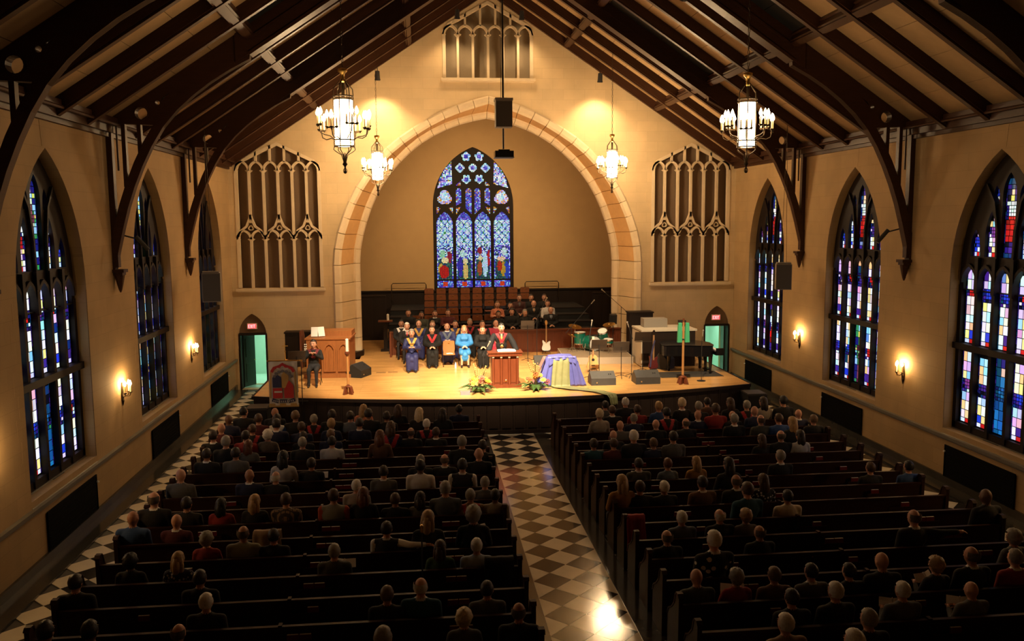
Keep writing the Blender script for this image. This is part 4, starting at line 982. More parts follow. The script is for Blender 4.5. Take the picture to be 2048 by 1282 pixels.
t = thing('banner', 'white church banner with red emblem hung at the left stage edge', 'banner', (-6.58, -7.62, .96), -.03)
ban = mat('banner_cloth', (.62, .58, .52), .8, noise=.05); bred = mat('banner_red', (.45, .03, .03), .8); bgold = mat('banner_gold', (.42, .26, .08), .7); bblue = mat('banner_blue', (.03, .035, .09), .8)
q = MB(); nx, nz = 12, 16
vv = [(-.41+.82*i/nx, .02*math.sin(i*1.4+j*.12), 1.28*j/nz) for j in range(nz+1) for i in range(nx+1)]; vv2 = [(x, y+.012, z) for x, y, z in vv]; N1 = len(vv)
ff = [(j*(nx+1)+i, j*(nx+1)+i+1, (j+1)*(nx+1)+i+1, (j+1)*(nx+1)+i) for j in range(nz) for i in range(nx)]
q.add(vv, ff); q.add(vv2, [f[::-1] for f in ff]); q.build('cloth', ban, t, smooth=True)
q = MB(); q.tube([(-.44, .01, 1.29), (.50, .01, 1.29)], .018, 8); q.ell((.52, .01, 1.29), (.035, .035, .035)); q.build('crossbar', brass_m, t)
q = MB(); q.box((0, .02, .0), (.84, .05, .10)); q.build('bottom_fringe', bgold, t)
def BX(pts): return [(x*1.22, .64+(z-.62)*1.12) for x, z in pts]
q = MB(); q.strip(BX([(-.26, .92), (-.2, 1.02), (-.08, 1.06), (0, 1.12), (.08, 1.06), (.2, 1.02), (.26, .92)]), .085, 'y', -.045, -.03); q.build('red_scroll', bred, t)
for e in (-1, 0, 1): q = MB(); q.box((e*.13, -.05, 1.13-.05*abs(e)), (.07, .012, .03)); q.build('scroll_lettering', ban, t)
q = MB(); q.prism(BX([(-.24, .24), (-.24, .50), (-.02, .50), (-.02, .24)]), 'y', -.045, -.03); fixn(q.build('red_quarter', bred, t).data)
q = MB(); q.prism(BX([(.02, .24), (.24, .24), (.24, .56), (.14, .70), (.02, .5)]), 'y', -.045, -.03); fixn(q.build('red_quarter', bred, t).data)
q = MB(); q.box((-.14, -.05, .40), (.22, .012, .05)); q.build('white_bar', ban, t)
q = MB(); q.prism(BX([(-.24, .52), (-.04, .52), (-.04, .78), (-.12, .84), (-.24, .78)]), 'y', -.045, -.03); fixn(q.build('blue_quarter', bblue, t).data)
q = MB(); q.prism(BX([(-.03, .50), (.05, .50), (.13, .70), (.13, .82), (.02, .92), (-.03, .84)]), 'y', -.046, -.03); fixn(q.build('gold_figure', bgold, t).data)
for k in range(7):
    a = PI*(.08+.14*k); q = MB(); q.ell((.24*math.cos(a), -.04, .80+.20*math.sin(a)), (.05, .012, .045), 8, 5); q.build('grey_leaf', mat('banner_grey', (.16, .15, .16), .8), t)
for e in (-1, 1): q = MB(); q.strip([(e*.365, .22), (e*.335, .98)], .045, 'y', -.045, -.03); q.build('gold_column', bgold, t)
for a, b_ in (((-.32, .17), (-.14, .11)), ((-.11, .13), (.11, .13)), ((.14, .11), (.32, .17))): q = MB(); q.strip([a, b_], .095, 'y', -.045, -.03); q.build('name_ribbon', bblue, t)
q = MB(); 
for k in range(11): q.box((-.27+k*.054, -.052, .122+.0009*(k-5)**2), (.022, .006, .045))
tag(q.build('ribbon_lettering', ban, t), kind='stuff')
q = MB(); q.tube([(.52, .03, -.0), (.52, .03, 1.35)], .014, 7); q.tube([(.36, .03, .10), (.68, .03, .10)], .014, 6); q.build('pole', black_mt, t)

# ---- flowers
def flowers(label, x, y, seed):
    rg = random.Random(seed); t = thing('flower_arrangement', label, 'flowers', (x, y, SZ), 0, 'autumn flower arrangements'); t.scale = (1.3, 1.3, 1.25)
    q = MB(); q.lathe([(.10, 0), (.16, .04), (.17, .10), (.13, .12)], n=12); q.build('bowl', leaf_m, t)
    for k in range(13):
        a = k*2*PI/13+rg.uniform(-.2, .2); L_ = rg.uniform(.28, .5); z = rg.uniform(.06, .12)
        q = MB(); w_ = .055
        q.v = [(.08, 0, z), (.08+L_*.45, w_, z+.06), (.08+L_*.45, -w_, z+.06), (.08+L_, 0, z-.03), (.08+L_*.45, 0, z+.035)]; q.f = [(0, 2, 4), (0, 4, 1), (1, 4, 3), (4, 2, 3)]; q.m = [0]*4
        q.build('leaf', leaf_m, t, rz=a)
    cols = [mat('petal_yellow', (.55, .28, .015), .6), mat('petal_gold', (.60, .38, .04), .6), mat('petal_orange', (.36, .09, .02), .6), mat('petal_rust', (.14, .02, .015), .6), mat('petal_pink', (.32, .07, .05), .6)]
    for k in range(14):
        a = rg.uniform(0, 2*PI); r = rg.uniform(.02, .26); z = .16+(.30-r)*.6+rg.uniform(0, .08); m = cols[(0, 1, 0, 2, 1, 3, 2, 0, 1, 4, 2, 0, 3, 1)[k]]; R = rg.uniform(.055, .085)
        q = MB(); q.ell((0, 0, 0), (R*.45, R*.45, R*.35), 8, 5)
        for p_ in range(8):
            b_ = p_*PI/4; cb, sb = math.cos(b_), math.sin(b_)
            q.add([(R*.3*cb, R*.3*sb, 0), (R*.8*cb-R*.3*sb, R*.8*sb+R*.3*cb, R*.12), (R*1.1*cb, R*1.1*sb, R*.05), (R*.8*cb+R*.3*sb, R*.8*sb-R*.3*cb, R*.12)], [(0, 1, 2, 3)])
        o = q.build('bloom', m, t, loc=(r*math.cos(a), r*math.sin(a)-.05, z)); o.rotation_euler = (.7+rg.uniform(-.3, .3), rg.uniform(-.4, .4), 0)
    for k in range(9):
        a = rg.uniform(0, 2*PI); hh = rg.uniform(.45, .72); rr = rg.uniform(.05, .22)
        q = MB(); q.tube([(0, 0, .1), (rr*.4*math.cos(a), rr*.4*math.sin(a), hh*.6), (rr*math.cos(a), rr*math.sin(a), hh)], .006, 5)
        for u in range(5): q.ell((rr*(.6+.1*u)*math.cos(a), rr*(.6+.1*u)*math.sin(a), hh*(.72+.07*u)), (.022, .022, .03), 6, 4)
        q.build('grass_stem', mat('pale_grass', (.30, .22, .07), .7), t)
flowers('autumn flowers in yellow and rust left of the lectern foot', -.92, -6.85, 3)
flowers('autumn flowers in yellow and rust between lectern and draped table', .84, -6.75, 9)

# ---- draped table
t = thing('side_table', 'small wooden table under the blue and green cloths', 'table', (1.72, -6.0, SZ), 0)
q = MB(); q.box((0, 0, .86), (.80, .58, .05)); q.build('top', wood_red, t)
for ex in (-1, 1):
    for ey in (-1, 1): q = MB(); q.box((ex*.34, ey*.24, .42), (.07, .07, .84)); q.build('leg', wood_red, t)
def sheet(fn, nu, nv, m, name, label, thick=.006, al=None):
    q = MB(); vv = [fn(i/nu, j/nv) for j in range(nv+1) for i in range(nu+1)]
    ff = [(j*(nu+1)+i, j*(nu+1)+i+1, (j+1)*(nu+1)+i+1, (j+1)*(nu+1)+i) for j in range(nv) for i in range(nu)]
    q.add(vv, ff); o = q.build(name, m, smooth=True); md = o.modifiers.new('t', 'SOLIDIFY'); md.thickness = thick
    return tag(o, label, 'cloth')
cl_blue = mat('lavender_blue_silk', (.10, .11, .40), .45, noise=.25, scale=5); cl_green = mat('pale_green_gauze', (.21, .22, .10), .6, noise=.25, scale=7, alpha=.88); cl_pink = mat('pink_gauze', (.34, .13, .12), .6, noise=.1)
def blue(u, v):
    # runs from the left floor over the top to the right floor; v front to back
    L_ = [(-.76, 0.015), (-.58, .35), (-.49, .78), (-.36, .905), (0, .93), (.36, .905), (.49, .76), (.58, .35), (.72, .015)]
    f = u*(len(L_)-1); i = min(int(f), len(L_)-2); g = f-i; x = L_[i][0]*(1-g)+L_[i+1][0]*g; z = L_[i][1]*(1-g)+L_[i+1][1]*g
    side_ = max(0, 1-z/.9); y = -.34+.66*v
    x += .045*math.sin(v*22+u*3)*side_*(1 if u > .5 else -1)
    y += -.05*math.sin(u*PI)*(1-v) + .02*math.sin(u*30)*side_
    return (1.72+x, -6.0+y, SZ+z+.01*math.sin(v*14+u*9)*(1-side_))
sheet(blue, 48, 24, cl_blue, 'blue_cloth', 'lavender blue silk cloth draped over the small table')
def curtain(e):
    def f(u, v):
        x = e*(.16+.28*u+(.26*u+.08)*v); return (1.72+x+.02*math.sin(u*11), -6.36-.05*v-.025*math.sin(u*17+v*2)*(.4+v), SZ+.93*(1-v)+.012)
    return f
for e, nm_ in ((-1, 'left'), (1, 'right')): sheet(curtain(e), 16, 16, mat('lavender_blue_silk', 0), 'blue_drape', 'lavender blue drape falling at the %s front of the small table' % nm_)
def swag(u, v):      # front overhang of the blue cloth
    x = -.42+.84*u; drop = .10+.20*(2*u-1)**2+.03*math.sin(u*18)
    return (1.72+x, -6.36-.03*v-.012*math.sin(u*26), SZ+.935-v*drop)
sheet(swag, 40, 6, mat('lavender_blue_silk', 0), 'blue_swag', 'lavender blue swag edging the front of the small table')
def green(u, v):
    # back of the top, down the front, across the boards, over the stage edge to the right
    L_ = [(0, -.30, .905), (0, -.36, .90), (-.01, -.40, .78), (-.04, -.46, .35), (-.05, -.52, .03), (.10, -.75, .03), (.45, -1.05, .035), (.95, -1.50, .035), (1.22, -1.97, .03), (1.27, -2.03, -.06), (1.30, -2.05, -.28)]
    f = v*(len(L_)-1); i = min(int(f), len(L_)-2); g = f-i; p = [L_[i][k]*(1-g)+L_[i+1][k]*g for k in range(3)]
    wd = .22+.10*min(1, v*2.2)-(.12 if v > .6 else 0)
    w2 = (u-.5)*2*wd; fl = max(0, (v-.45)/.55)
    return (1.70+p[0]+w2*(1-.35*fl)+.015*math.sin(u*17), -6.0+p[1]+w2*.55*fl+.02*math.sin(u*19+v*7)*(.4+v), SZ+p[2]+.012*abs(math.sin(u*13+v*20))*(1 if v > .42 else .3))
sheet(green, 22, 60, cl_green, 'green_cloth', 'pale green gauze cloth flowing off the table over the stage edge')
def pink(u, v): return (1.72-.52-.42*v-.04*math.sin(u*9), -6.30+.30*u, SZ+.90*(1-v)+.012+.006*math.sin(u*12))
sheet(pink, 12, 14, cl_pink, 'pink_cloth', 'pink gauze trailing from the left side of the draped table')

# ---- guitars
def outline(pts, n=3):
    P = [Vector(p) for p in pts]
    for _ in range(n):
        Q = []
        for a, c in zip(P, P[1:]+P[:1]): Q += [a*.75+c*.25, a*.25+c*.75]
        P = Q
    return [tuple(p) for p in P]
def gstand(t, m=black_mt):
    for k in (-1, 1): q = MB(); q.tube([(0, .05, .38), (k*.16, -.05, .012)], .010, 6); q.build('stand_leg', m, t)
    q = MB(); q.tube([(0, .05, .38), (0, .22, .012)], .010, 6); q.build('stand_leg', m, t)
    q = MB(); q.box((0, -.02, .12), (.18, .12, .02)); q.build('stand_cradle', m, t)
t = thing('electric_guitar', 'white electric guitar with maple neck standing by the parapet', 'guitar', (2.16, .25, SZ), 0)
q = MB(); q.prism(outline([(-.16, .14), (0, .11), (.16, .15), (.17, .28), (.13, .37), (.17, .50), (.10, .49), (.04, .44), (-.04, .45), (-.13, .56), (-.16, .50), (-.12, .37), (-.17, .27)], 2), 'y', -.02, .02); fixn(q.build('body', mat('white_lacquer', (.72, .76, .74), .2), t).data)
q = MB(); q.prism(outline([(-.08, .2), (.09, .2), (.09, .32), (.06, .42), (-.05, .42)], 2), 'y', -.026, -.019); fixn(q.build('pickguard', white_m, t).data)
q = MB(); q.box((0, -.015, .78), (.05, .025, .72)); q.build('neck', mat('fretboard', (.36, .20, .09), .4), t)
q = MB(); q.prism(outline([(-.03, 1.12), (.03, 1.12), (.05, 1.2), (.03, 1.32), (-.05, 1.3), (-.05, 1.2)], 2), 'y', -.02, .005); fixn(q.build('headstock', mat('maple', (.62, .36, .12), .35), t).data)
gstand(t)
t = thing('acoustic_guitar', 'pale acoustic guitar with sound hole on a stand behind the monitor', 'guitar', (3.15, -4.0, SZ), 0)
q = MB(); q.prism(outline([(-.19, .10), (0, .07), (.19, .10), (.21, .22), (.17, .33), (.13, .40), (.15, .50), (.11, .58), (0, .60), (-.11, .58), (-.15, .50), (-.13, .40), (-.17, .33), (-.21, .22)], 2), 'y', -.05, .05); fixn(q.build('body', mat('spruce', (.66, .38, .16), .35), t).data)
q = MB(); q.lathe([(.05, 0), (.05, .004)], n=16); o = q.build('sound_hole', black_mt, t, loc=(0, -.05, .43)); o.rotation_euler = (PI/2, 0, 0)
q = MB(); q.box((0, -.055, .24), (.13, .012, .02)); q.build('bridge', wood_dark2, t)
q = MB(); q.box((0, -.04, .82), (.05, .025, .50)); q.build('neck', mat('fretboard', 0), t)
q = MB(); q.box((0, -.035, 1.14), (.075, .02, .17)); q.build('headstock', mat('pale_headstock', (.6, .52, .42), .4), t)
gstand(t)
t = thing('bass_guitar', 'dark red bass guitar on a stand near the piano tail', 'guitar', (5.15, -4.35, SZ), .3)
q = MB(); q.prism(outline([(-.16, .12), (.16, .12), (.19, .25), (.13, .38), (.18, .55), (.08, .50), (0, .45), (-.08, .52), (-.18, .60), (-.12, .38), (-.19, .25)], 2), 'y', -.02, .02); fixn(q.build('body', mat('bass_red', (.12, .02, .02), .25), t).data)
q = MB(); q.box((0, -.015, .85), (.05, .025, .85)); q.build('neck', mat('fretboard', 0), t)
q = MB(); q.prism(outline([(-.03, 1.27), (.03, 1.27), (.06, 1.4), (.02, 1.46), (-.05, 1.4)], 2), 'y', -.02, .005); fixn(q.build('headstock', wood_dark2, t).data)
q = MB(); q.strip([(-.14, .2), (-.1, .6), (.02, 1.1)], .05, 'y', -.05, -.03); q.build('strap', mat('strap_blue', (.05, .05, .12), .7), t)
gstand(t)

# ---- drum riser and drum kit
t = thing('drum_riser', 'low carpeted drum riser beside the chancel arch', 'platform', (3.75, -1.2, SZ), -.06)
q = MB(); q.box((0, 0, .12), (2.5, 2.4, .24)); q.build('body', felt, t); q = MB(); q.box((0, 0, .245), (2.44, 2.34, .012)); q.build('carpet_top', mat('brown_carpet', (.22, .16, .10), .9), t)
RZ = SZ+.252
def drum(name, label, loc, r, h, rot, legs=0):
    t = thing(name, label, 'drum', loc, 0, 'green drum kit'); 
    piv = Euler(rot)
    q = MB(); q.lathe([(r, -h/2), (r, h/2)], n=20); o = q.build('shell', green_drum, t, smooth=False); o.rotation_euler = rot
    q = MB(); q.lathe([(r-.01, h/2), (r-.01, h/2+.008)], n=20); q.lathe([(r-.01, -h/2-.008), (r-.01, -h/2)], n=20); o = q.build('drum_head', white_m, t); o.rotation_euler = rot
    for e in (-1, 1): q = MB(); q.strip([((r+.012)*math.cos(a*PI/10), (r+.012)*math.sin(a*PI/10)) for a in range(20)], .02, 'z', e*h/2-.02, e*h/2+.02, closed=True); o = q.build('hoop', chrome_m, t); o.rotation_euler = rot
    for k in range(legs): 
        a = k*2*PI/legs+.4; base = RZ-loc[2]
        q = MB(); q.tube([(r*math.cos(a), r*math.sin(a), 0), (r*1.15*math.cos(a), r*1.15*math.sin(a), base+.005)], .010, 6); q.build('leg', chrome_m, t)
    return t
drum('bass_drum', 'green bass drum standing upright on its side on the riser', (3.72, -.85, RZ+.29), .27, .42, (PI/2+.0, 0, .5), 2)
drum('floor_tom', 'green floor tom on the left of the drum kit', (3.32, -.6, RZ+.46), .22, .42, (0, 0, 0), 3)
drum('tom_drum', 'green rack tom tilted above the bass drum', (4.13, -.95, RZ+.64), .18, .28, (.45, -.25, 0), 0)
drum('snare_drum', 'shallow snare drum behind the music stand', (4.25, -1.35, RZ+.42), .18, .13, (.1, 0, 0), 3)
def cymbal(label, x, y, h, r, tilt):
    t = thing('cymbal_stand', label, 'cymbal', (x, y, RZ), 0, 'cymbals of the drum kit')
    q = MB(); q.tube([(0, 0, .05), (0, 0, h)], .010, 6); q.build('pole', chrome_m, t)
    for k in range(3): a = k*2*PI/3+.3; q = MB(); q.tube([(0, 0, .2), (.22*math.cos(a), .22*math.sin(a), .01)], .009, 6); q.build('leg', chrome_m, t)
    q = MB(); q.lathe([(r, -.005), (r*.5, .012), (.05, .02), (.03, .04), (.005, .042)], n=20); o = q.build('cymbal', brass_m, t, loc=(0, 0, h)); o.rotation_euler = tilt
cymbal('left brass cymbal over the green drums', 3.2, -.25, .86, .26, (.25, .15, 0)); cymbal('right brass cymbal over the green drums', 4.45, -.55, .95, .24, (.2, -.2, 0)); cymbal('low hi-hat cymbal at the left riser edge', 2.95, -1.05, .62, .18, (.1, .35, 0))
t = thing('drum_stool', 'black padded drum stool behind the kit', 'stool', (4.0, -.25, RZ), 0)
q = MB(); q.lathe([(.16, .44), (.17, .47), (.16, .52), (.05, .53)], n=14); q.build('seat', black_mt, t)
for k in range(3): a = k*2*PI/3; q = MB(); q.tube([(0, 0, .44), (.2*math.cos(a), .2*math.sin(a), .01)], .012, 6); q.build('leg', chrome_m, t)
t = thing('wall_fan', 'black padded speaker stand top by the arch jamb behind drums', 'loudspeaker', (4.75, .1, SZ), 0); t.name = 'small_speaker'
q = MB(); q.tube([(0, 0, .02), (0, 0, 1.15)], .015, 6); q.build('pole', black_mt, t); q = MB(); q.box((0, 0, 1.33), (.26, .22, .36), rx=.15); q.build('cabinet', black_mt, t); q = MB(); q.lathe([(.2, 0), (.2, .02), (.03, .03)], n=12); q.build('base', black_mt, t)

# ---- grand piano and keyboard console (right)
t = thing('grand_piano', 'black grand piano with closed lid at the right of the stage', 'piano', (6.35, -4.35, SZ), 0)
po = outline([(-.95, -.30), (-.80, -.42), (-.30, -.40), (.25, -.62), (.75, -.74), (.75, .74), (-.55, .74), (-.90, .45)], 2)
q = MB(); q.prism(po, 'z', .60, .93); fixn(q.build('case', black_gl, t).data)
q = MB(); q.prism([(x*1.02, y*1.02) for x, y in po], 'z', .945, .97); fixn(q.build('lid', black_gl, t).data)
q = MB(); q.box((.87, 0, .70), (.26, 1.42, .12)); q.box((.87, .70, .78), (.26, .06, .2)); q.box((.87, -.70, .78), (.26, .06, .2)); q.build('key_bed', black_gl, t)
q = MB(); q.box((.89, 0, .77), (.16, 1.28, .02)); q.build('keys', white_m, t)
for x, y in ((.6, -.55), (.6, .55), (-.6, .2)): q = MB(); q.lathe([(.03, 0), (.05, .04), (.04, .12), (.06, .35), (.075, .60)], (x, y, 0), 8); q.build('leg', black_gl, t)
q = MB(); q.box((.62, 0, .30), (.06, .12, .6)); q.box((.66, 0, .08), (.2, .3, .05)); q.build('pedal_lyre', black_gl, t)
rug = tag(MB().box((6.2, -4.9, SZ+.006), (2.1, 1.0, .012)).build('dark_rug', mat('dark_rug', (.03, .025, .02), .9)), 'dark rug on the stage under the piano front', 'rug')
t = thing('keyboard_console', 'large dark console with cream sides and top behind the piano', 'organ', (6.0, -2.6, SZ), 0)
q = MB(); q.box((0, 0, .62), (1.9, 1.3, 1.24)); q.build('body', wood_dark2, t)
q = MB(); q.box((-.97, 0, .62), (.04, 1.3, 1.2)); q.build('side_panel', cream_m, t)
q = MB(); q.box((0, 0, 1.28), (2.0, 1.4, .06)); q.build('top', cream_m, t)
q = MB(); q.box((-.30, .25, 1.46), (.85, .5, .32)); q.build('raised_box', gray_gr, t)
q = MB(); q.box((.72, .2, 1.42), (.25, .2, .22)); q.build('black_case', black_mt, t)
t = thing('dark_cabinet', 'dark tall cabinet against the wall right of the arch', 'cabinet', (5.62, -.6, SZ), 0)
q = MB(); q.box((0, 0, .82), (.9, .5, 1.64)); q.build('body', wood_dark2, t)
q = MB(); q.box((0, 0, 1.66), (.96, .56, .05)); q.build('top', wood_dark2, t)
for e in (-1, 1): q = MB(); q.box((e*.21, -.26, .82), (.36, .02, 1.4)); q.build('cabinet_door', wood_dark2, t)
# ================================================================== PEWS
PY0, PS, NR = -9.89, .8236, 18
def pew_proto(side):
    x0, x1 = (-7.75, -1.1) if side < 0 else (.9, 7.5)
    cx = (x0+x1)/2; wd = x1-x0
    t = thing('pew', '', 'pew', (cx, PY0, 0))
    end = [(-.07, 0), (.46, 0), (.47, .30), (.46, .50), (.40, .60), (.25, .68), (.12, .80), (.07, .95), (.03, .985), (-.05, .985), (-.085, .95), (-.075, .5)]
    for e in (-1, 1):
        q = MB(); q.prism(end, 'x', -.032, .032); q.strip([(.46, .5), (.40, .615), (.25, .695), (.12, .815), (.07, .96), (.03, 1.0), (-.05, 1.0), (-.09, .96)], .022, 'x', -.042, .042)
        o = q.build('end_panel', wood_pew, t, loc=(e*(wd/2-.032), 0, 0)); fixn(o.data)
    q = MB(); q.box((0, -.035, .61), (wd-.07, .028, .46), rx=.05); q.build('backrest', wood_pew, t)
    q = MB(); q.box((0, -.045, .835), (wd-.07, .060, .03)); q.box((0, -.045, .81), (wd-.07, .045, .025)); q.build('top_rail', wood_pew, t)
    q = MB(); q.box((0, .21, .43), (wd-.07, .42, .035)); q.build('seat', wood_pew, t)
    q = MB(); q.box((0, -.02, .20), (wd-.07, .03, .38)); q.build('lower_back', wood_pew, t)
    q = MB(); q.prism([(.39, .02), (.39, .42), (.02, .44), (.0, .875), (-.09, .875), (-.09, .02)], 'x', -.125, -.075); q.build('divider', wood_pew, t)
    for k in range(3):
        x = (k-1)*2.15+.15
        q = MB(); q.box((x, -.12, .60), (.5, .09, .015)); q.box((x, -.165, .645), (.5, .012, .09)); q.build('book_rack', wood_pew, t)
    return t
hm = MB(); hm.box((0, 0, .06), (.155, .035, .18)); hmesh = hm.mesh('hymnal', [red_book]); hp = MB(); hp.box((0, .0, .0605), (.147, .028, .181)); hpm = hp.mesh('pages', [paper_m])
rh = random.Random(21)
for side in (-1, 1):
    proto = pew_proto(side); nm = 'left' if side < 0 else 'right'
    for k in range(NR):
        o = proto if k == 0 else copy_tree(proto)
        o.location.y = PY0-k*PS
        o['label'] = 'dark wooden pew %s of the centre aisle, %s row from the stage' % (nm, ORD[k]); o['group'] = 'pews %s of the aisle' % nm
        for j in range(3):
            for e in (-1, 1):
                if rh.random() < .22: continue
                x = o.location.x+(j-1)*2.15+.15+e*.082
                h = thing('hymnal', 'red hymnal in the rack behind the %s pew %s of aisle, %s rack, %s book' % (ORD[k], nm, ['left', 'middle', 'right'][j], 'left' if e < 0 else 'right'), 'book', (x, PY0-k*PS-.125, .61), 0, 'red hymnals in the pew racks')
                obj('cover', hmesh, h); obj('page_block', hpm, h)

# ================================================================== PEOPLE
SKIN = {'bald_brown': (.16, .075, .04)}
skin_lt = mat('skin_light', (.52, .27, .18), .55, noise=.08); skin_md = mat('skin_medium', (.36, .17, .10), .55, noise=.08); skin_dk = mat('skin_brown', (.13, .06, .035), .55, noise=.08)
feat_m = mat('face_features', (.05, .02, .018), .5, noise=0)
HAIRC = dict(black=(.008, .007, .006), dark=(.020, .012, .008), brown=(.055, .028, .014), lightbrown=(.13, .075, .035), auburn=(.11, .035, .012), blonde=(.34, .21, .09), whiteblonde=(.58, .47, .30), grey=(.24, .22, .19), white=(.62, .59, .53), balding=(.10, .075, .055))
def hairm(n): return mat('hair_'+n, HAIRC[n], .5, noise=.35, scale=30, bump=.3)
TOPC = dict(navy=(.008, .012, .045), black=(.006, .006, .007), maroon=(.075, .009, .012), blue=(.02, .06, .19), greybrown=(.10, .08, .065), red=(.22, .012, .012), grey=(.085, .085, .085), lightgrey=(.40, .40, .42), bluegrey=(.10, .12, .16), peach=(.50, .17, .09), brown=(.10, .045, .02), white=(.62, .60, .60), olive=(.26, .26, .19), olivegrey=(.055, .058, .045), tan=(.24, .16, .095), greyorange=(.22, .22, .20), beige=(.28, .24, .20), green=(.03, .075, .035), lightblue=(.40, .48, .60), teal=(.008, .055, .085), vest=(.010, .011, .020), cream=(.50, .44, .36), mustard=(.26, .12, .02))
TOPN = dict(greybrown='grey-brown', lightgrey='light grey', bluegrey='blue-grey', olivegrey='dark olive', greyorange='grey and orange', lightblue='light blue', vest='dark vest')
def topm(n): return mat('cloth_'+n, TOPC[n], .85, noise=.15, scale=14, bump=.15)
white_c = mat('white_collar', (.66, .64, .62), .8, noise=.03); red_h = mat('red_hood', (.33, .012, .02), .7, noise=.1); trous = mat('dark_trousers', (.012, .012, .016), .85); shoe = mat('black_shoe', (.008, .008, .008), .4)
def pattern_mat(name, c1, c2, sc, kind):
    if name in MATS: return MATS[name]
    m = mat(name, c1, .85, noise=0); nt = m.node_tree; N = nt.nodes; L = nt.links; b = N['Principled BSDF']
    tc = N.new('ShaderNodeTexCoord'); mx = N.new('ShaderNodeMix'); mx.data_type = 'RGBA'; mx.inputs[6].default_value = (*c1, 1); mx.inputs[7].default_value = (*c2, 1)
    if kind == 'dots':
        v = N.new('ShaderNodeTexVoronoi'); v.inputs['Scale'].default_value = sc; mt = N.new('ShaderNodeMath'); mt.operation = 'LESS_THAN'; mt.inputs[1].default_value = .30
        L.new(tc.outputs['Object'], v.inputs['Vector']); L.new(v.outputs['Distance'], mt.inputs[0]); L.new(mt.outputs[0], mx.inputs[0])
    else:
        v = N.new('ShaderNodeTexBrick'); v.inputs['Scale'].default_value = sc; v.inputs['Mortar Size'].default_value = .06; L.new(tc.outputs['Object'], v.inputs['Vector']); L.new(v.outputs['Fac'], mx.inputs[0])
    L.new(mx.outputs[2], b.inputs['Base Color']); return m
def V(*a): return Vector(a)
class Body:
    """tapered capsules and ellipsoids fused to one skin by a voxel remesh; faces take the tag of the nearest source"""
    def __init__(s): s.c = []; s.e = []
    def cap(s, p, r, q, r2, t): s.c.append((V(*p), r, V(*q), r2, t))
    def el(s, p, r, t): s.e.append((V(*p), V(*r), t))
    def mesh(s, name, vox, post=None, extra=None):
        b = MB()
        for p, r, q, r2, t in s.c:
            n = 10; b.tube([p, p*.5+q*.5, q], [r, (r+r2)/2, r2], n); b.ell(p, (r, r, r), n, 6); b.ell(q, (r2, r2, r2), n, 6)
        for p, r, t in s.e: b.ell(p, r, 14, 10)
        me = b.mesh('tmp'); o = bpy.data.objects.new('tmp', me); COL.objects.link(o)
        m = o.modifiers.new('r', 'REMESH'); m.mode = 'VOXEL'; m.voxel_size = vox; m.use_smooth_shade = True
        m2 = o.modifiers.new('s', 'SMOOTH'); m2.factor = .5; m2.iterations = 3
        dg = bpy.context.evaluated_depsgraph_get(); out = bpy.data.meshes.new_from_object(o.evaluated_get(dg)); bpy.data.objects.remove(o); bpy.data.meshes.remove(me)
        n = len(out.polygons); C = np.empty(n*3); out.polygons.foreach_get('center', C); C = C.reshape(-1, 3)
        best = np.full(n, 1e9); tg = np.zeros(n, int)
        for p, r, q, r2, t in s.c:
            d = np.array(q-p); L2 = d@d+1e-9; h = np.clip(((C-np.array(p))@d)/L2, 0, 1); dist = np.linalg.norm(C-np.array(p)-h[:, None]*d, axis=1)-(r+(r2-r)*h)
            k = dist < best; best[k] = dist[k]; tg[k] = t
        for p, r, t in s.e:
            R = np.array(r); u = (C-np.array(p))/R; l = np.linalg.norm(u, axis=1); dist = (l-1)*np.minimum(R.min(), 1)*1.0
            k = dist < best; best[k] = dist[k]; tg[k] = t
        if post: tg = post(C, tg)
        out.materials.clear()
        for i in range(10): out.materials.append(skin_lt)
        out.polygons.foreach_set('material_index', tg.astype(np.int32)); out.polygons.foreach_set('use_smooth', [True]*n)
        if extra:
            bm = bmesh.new(); bm.from_mesh(out)
            for mbx, t in extra:
                tmp = mbx.mesh('t2'); f0 = len(bm.faces); bm.from_mesh(tmp); bm.faces.ensure_lookup_table()
                for f in bm.faces[f0:]: f.material_index = t; f.smooth = True
                bpy.data.meshes.remove(tmp)
            bm.to_mesh(out); bm.free()
        out.name = name; out.update(); return out
def hand(mb, wr, d, up, side, curl=.5):
    """palm, four unequal bent fingers and a thumb leaving the side of the palm"""
    d = d.normalized(); s_ = d.cross(up).normalized(); up = s_.cross(d).normalized()
    pc = wr+d*.045; 
    mb.tube([wr, wr+d*.03, wr+d*.085], [.022, .030, .028], 8)
    for i, (off, L_) in enumerate(((-.027, .062), (-.009, .074), (.009, .070), (.026, .054))):
        a = wr+d*.082+s_*off; k1 = a+d*L_*.45-up*L_*.12*curl; k2 = k1+d*L_*.32-up*L_*.30*curl; k3 = k2+d*L_*.20-up*L_*.34*curl
        mb.tube([a, k1, k2, k3], [.0092, .0088, .008, .006], 6)
    a = wr+d*.025+s_*side*-.026; k1 = a+d*.028+s_*side*-.026-up*.01; k2 = k1+d*.03-up*.012+s_*side*-.004
    mb.tube([a, k1, k2], [.011, .010, .007], 6)
PM = {}
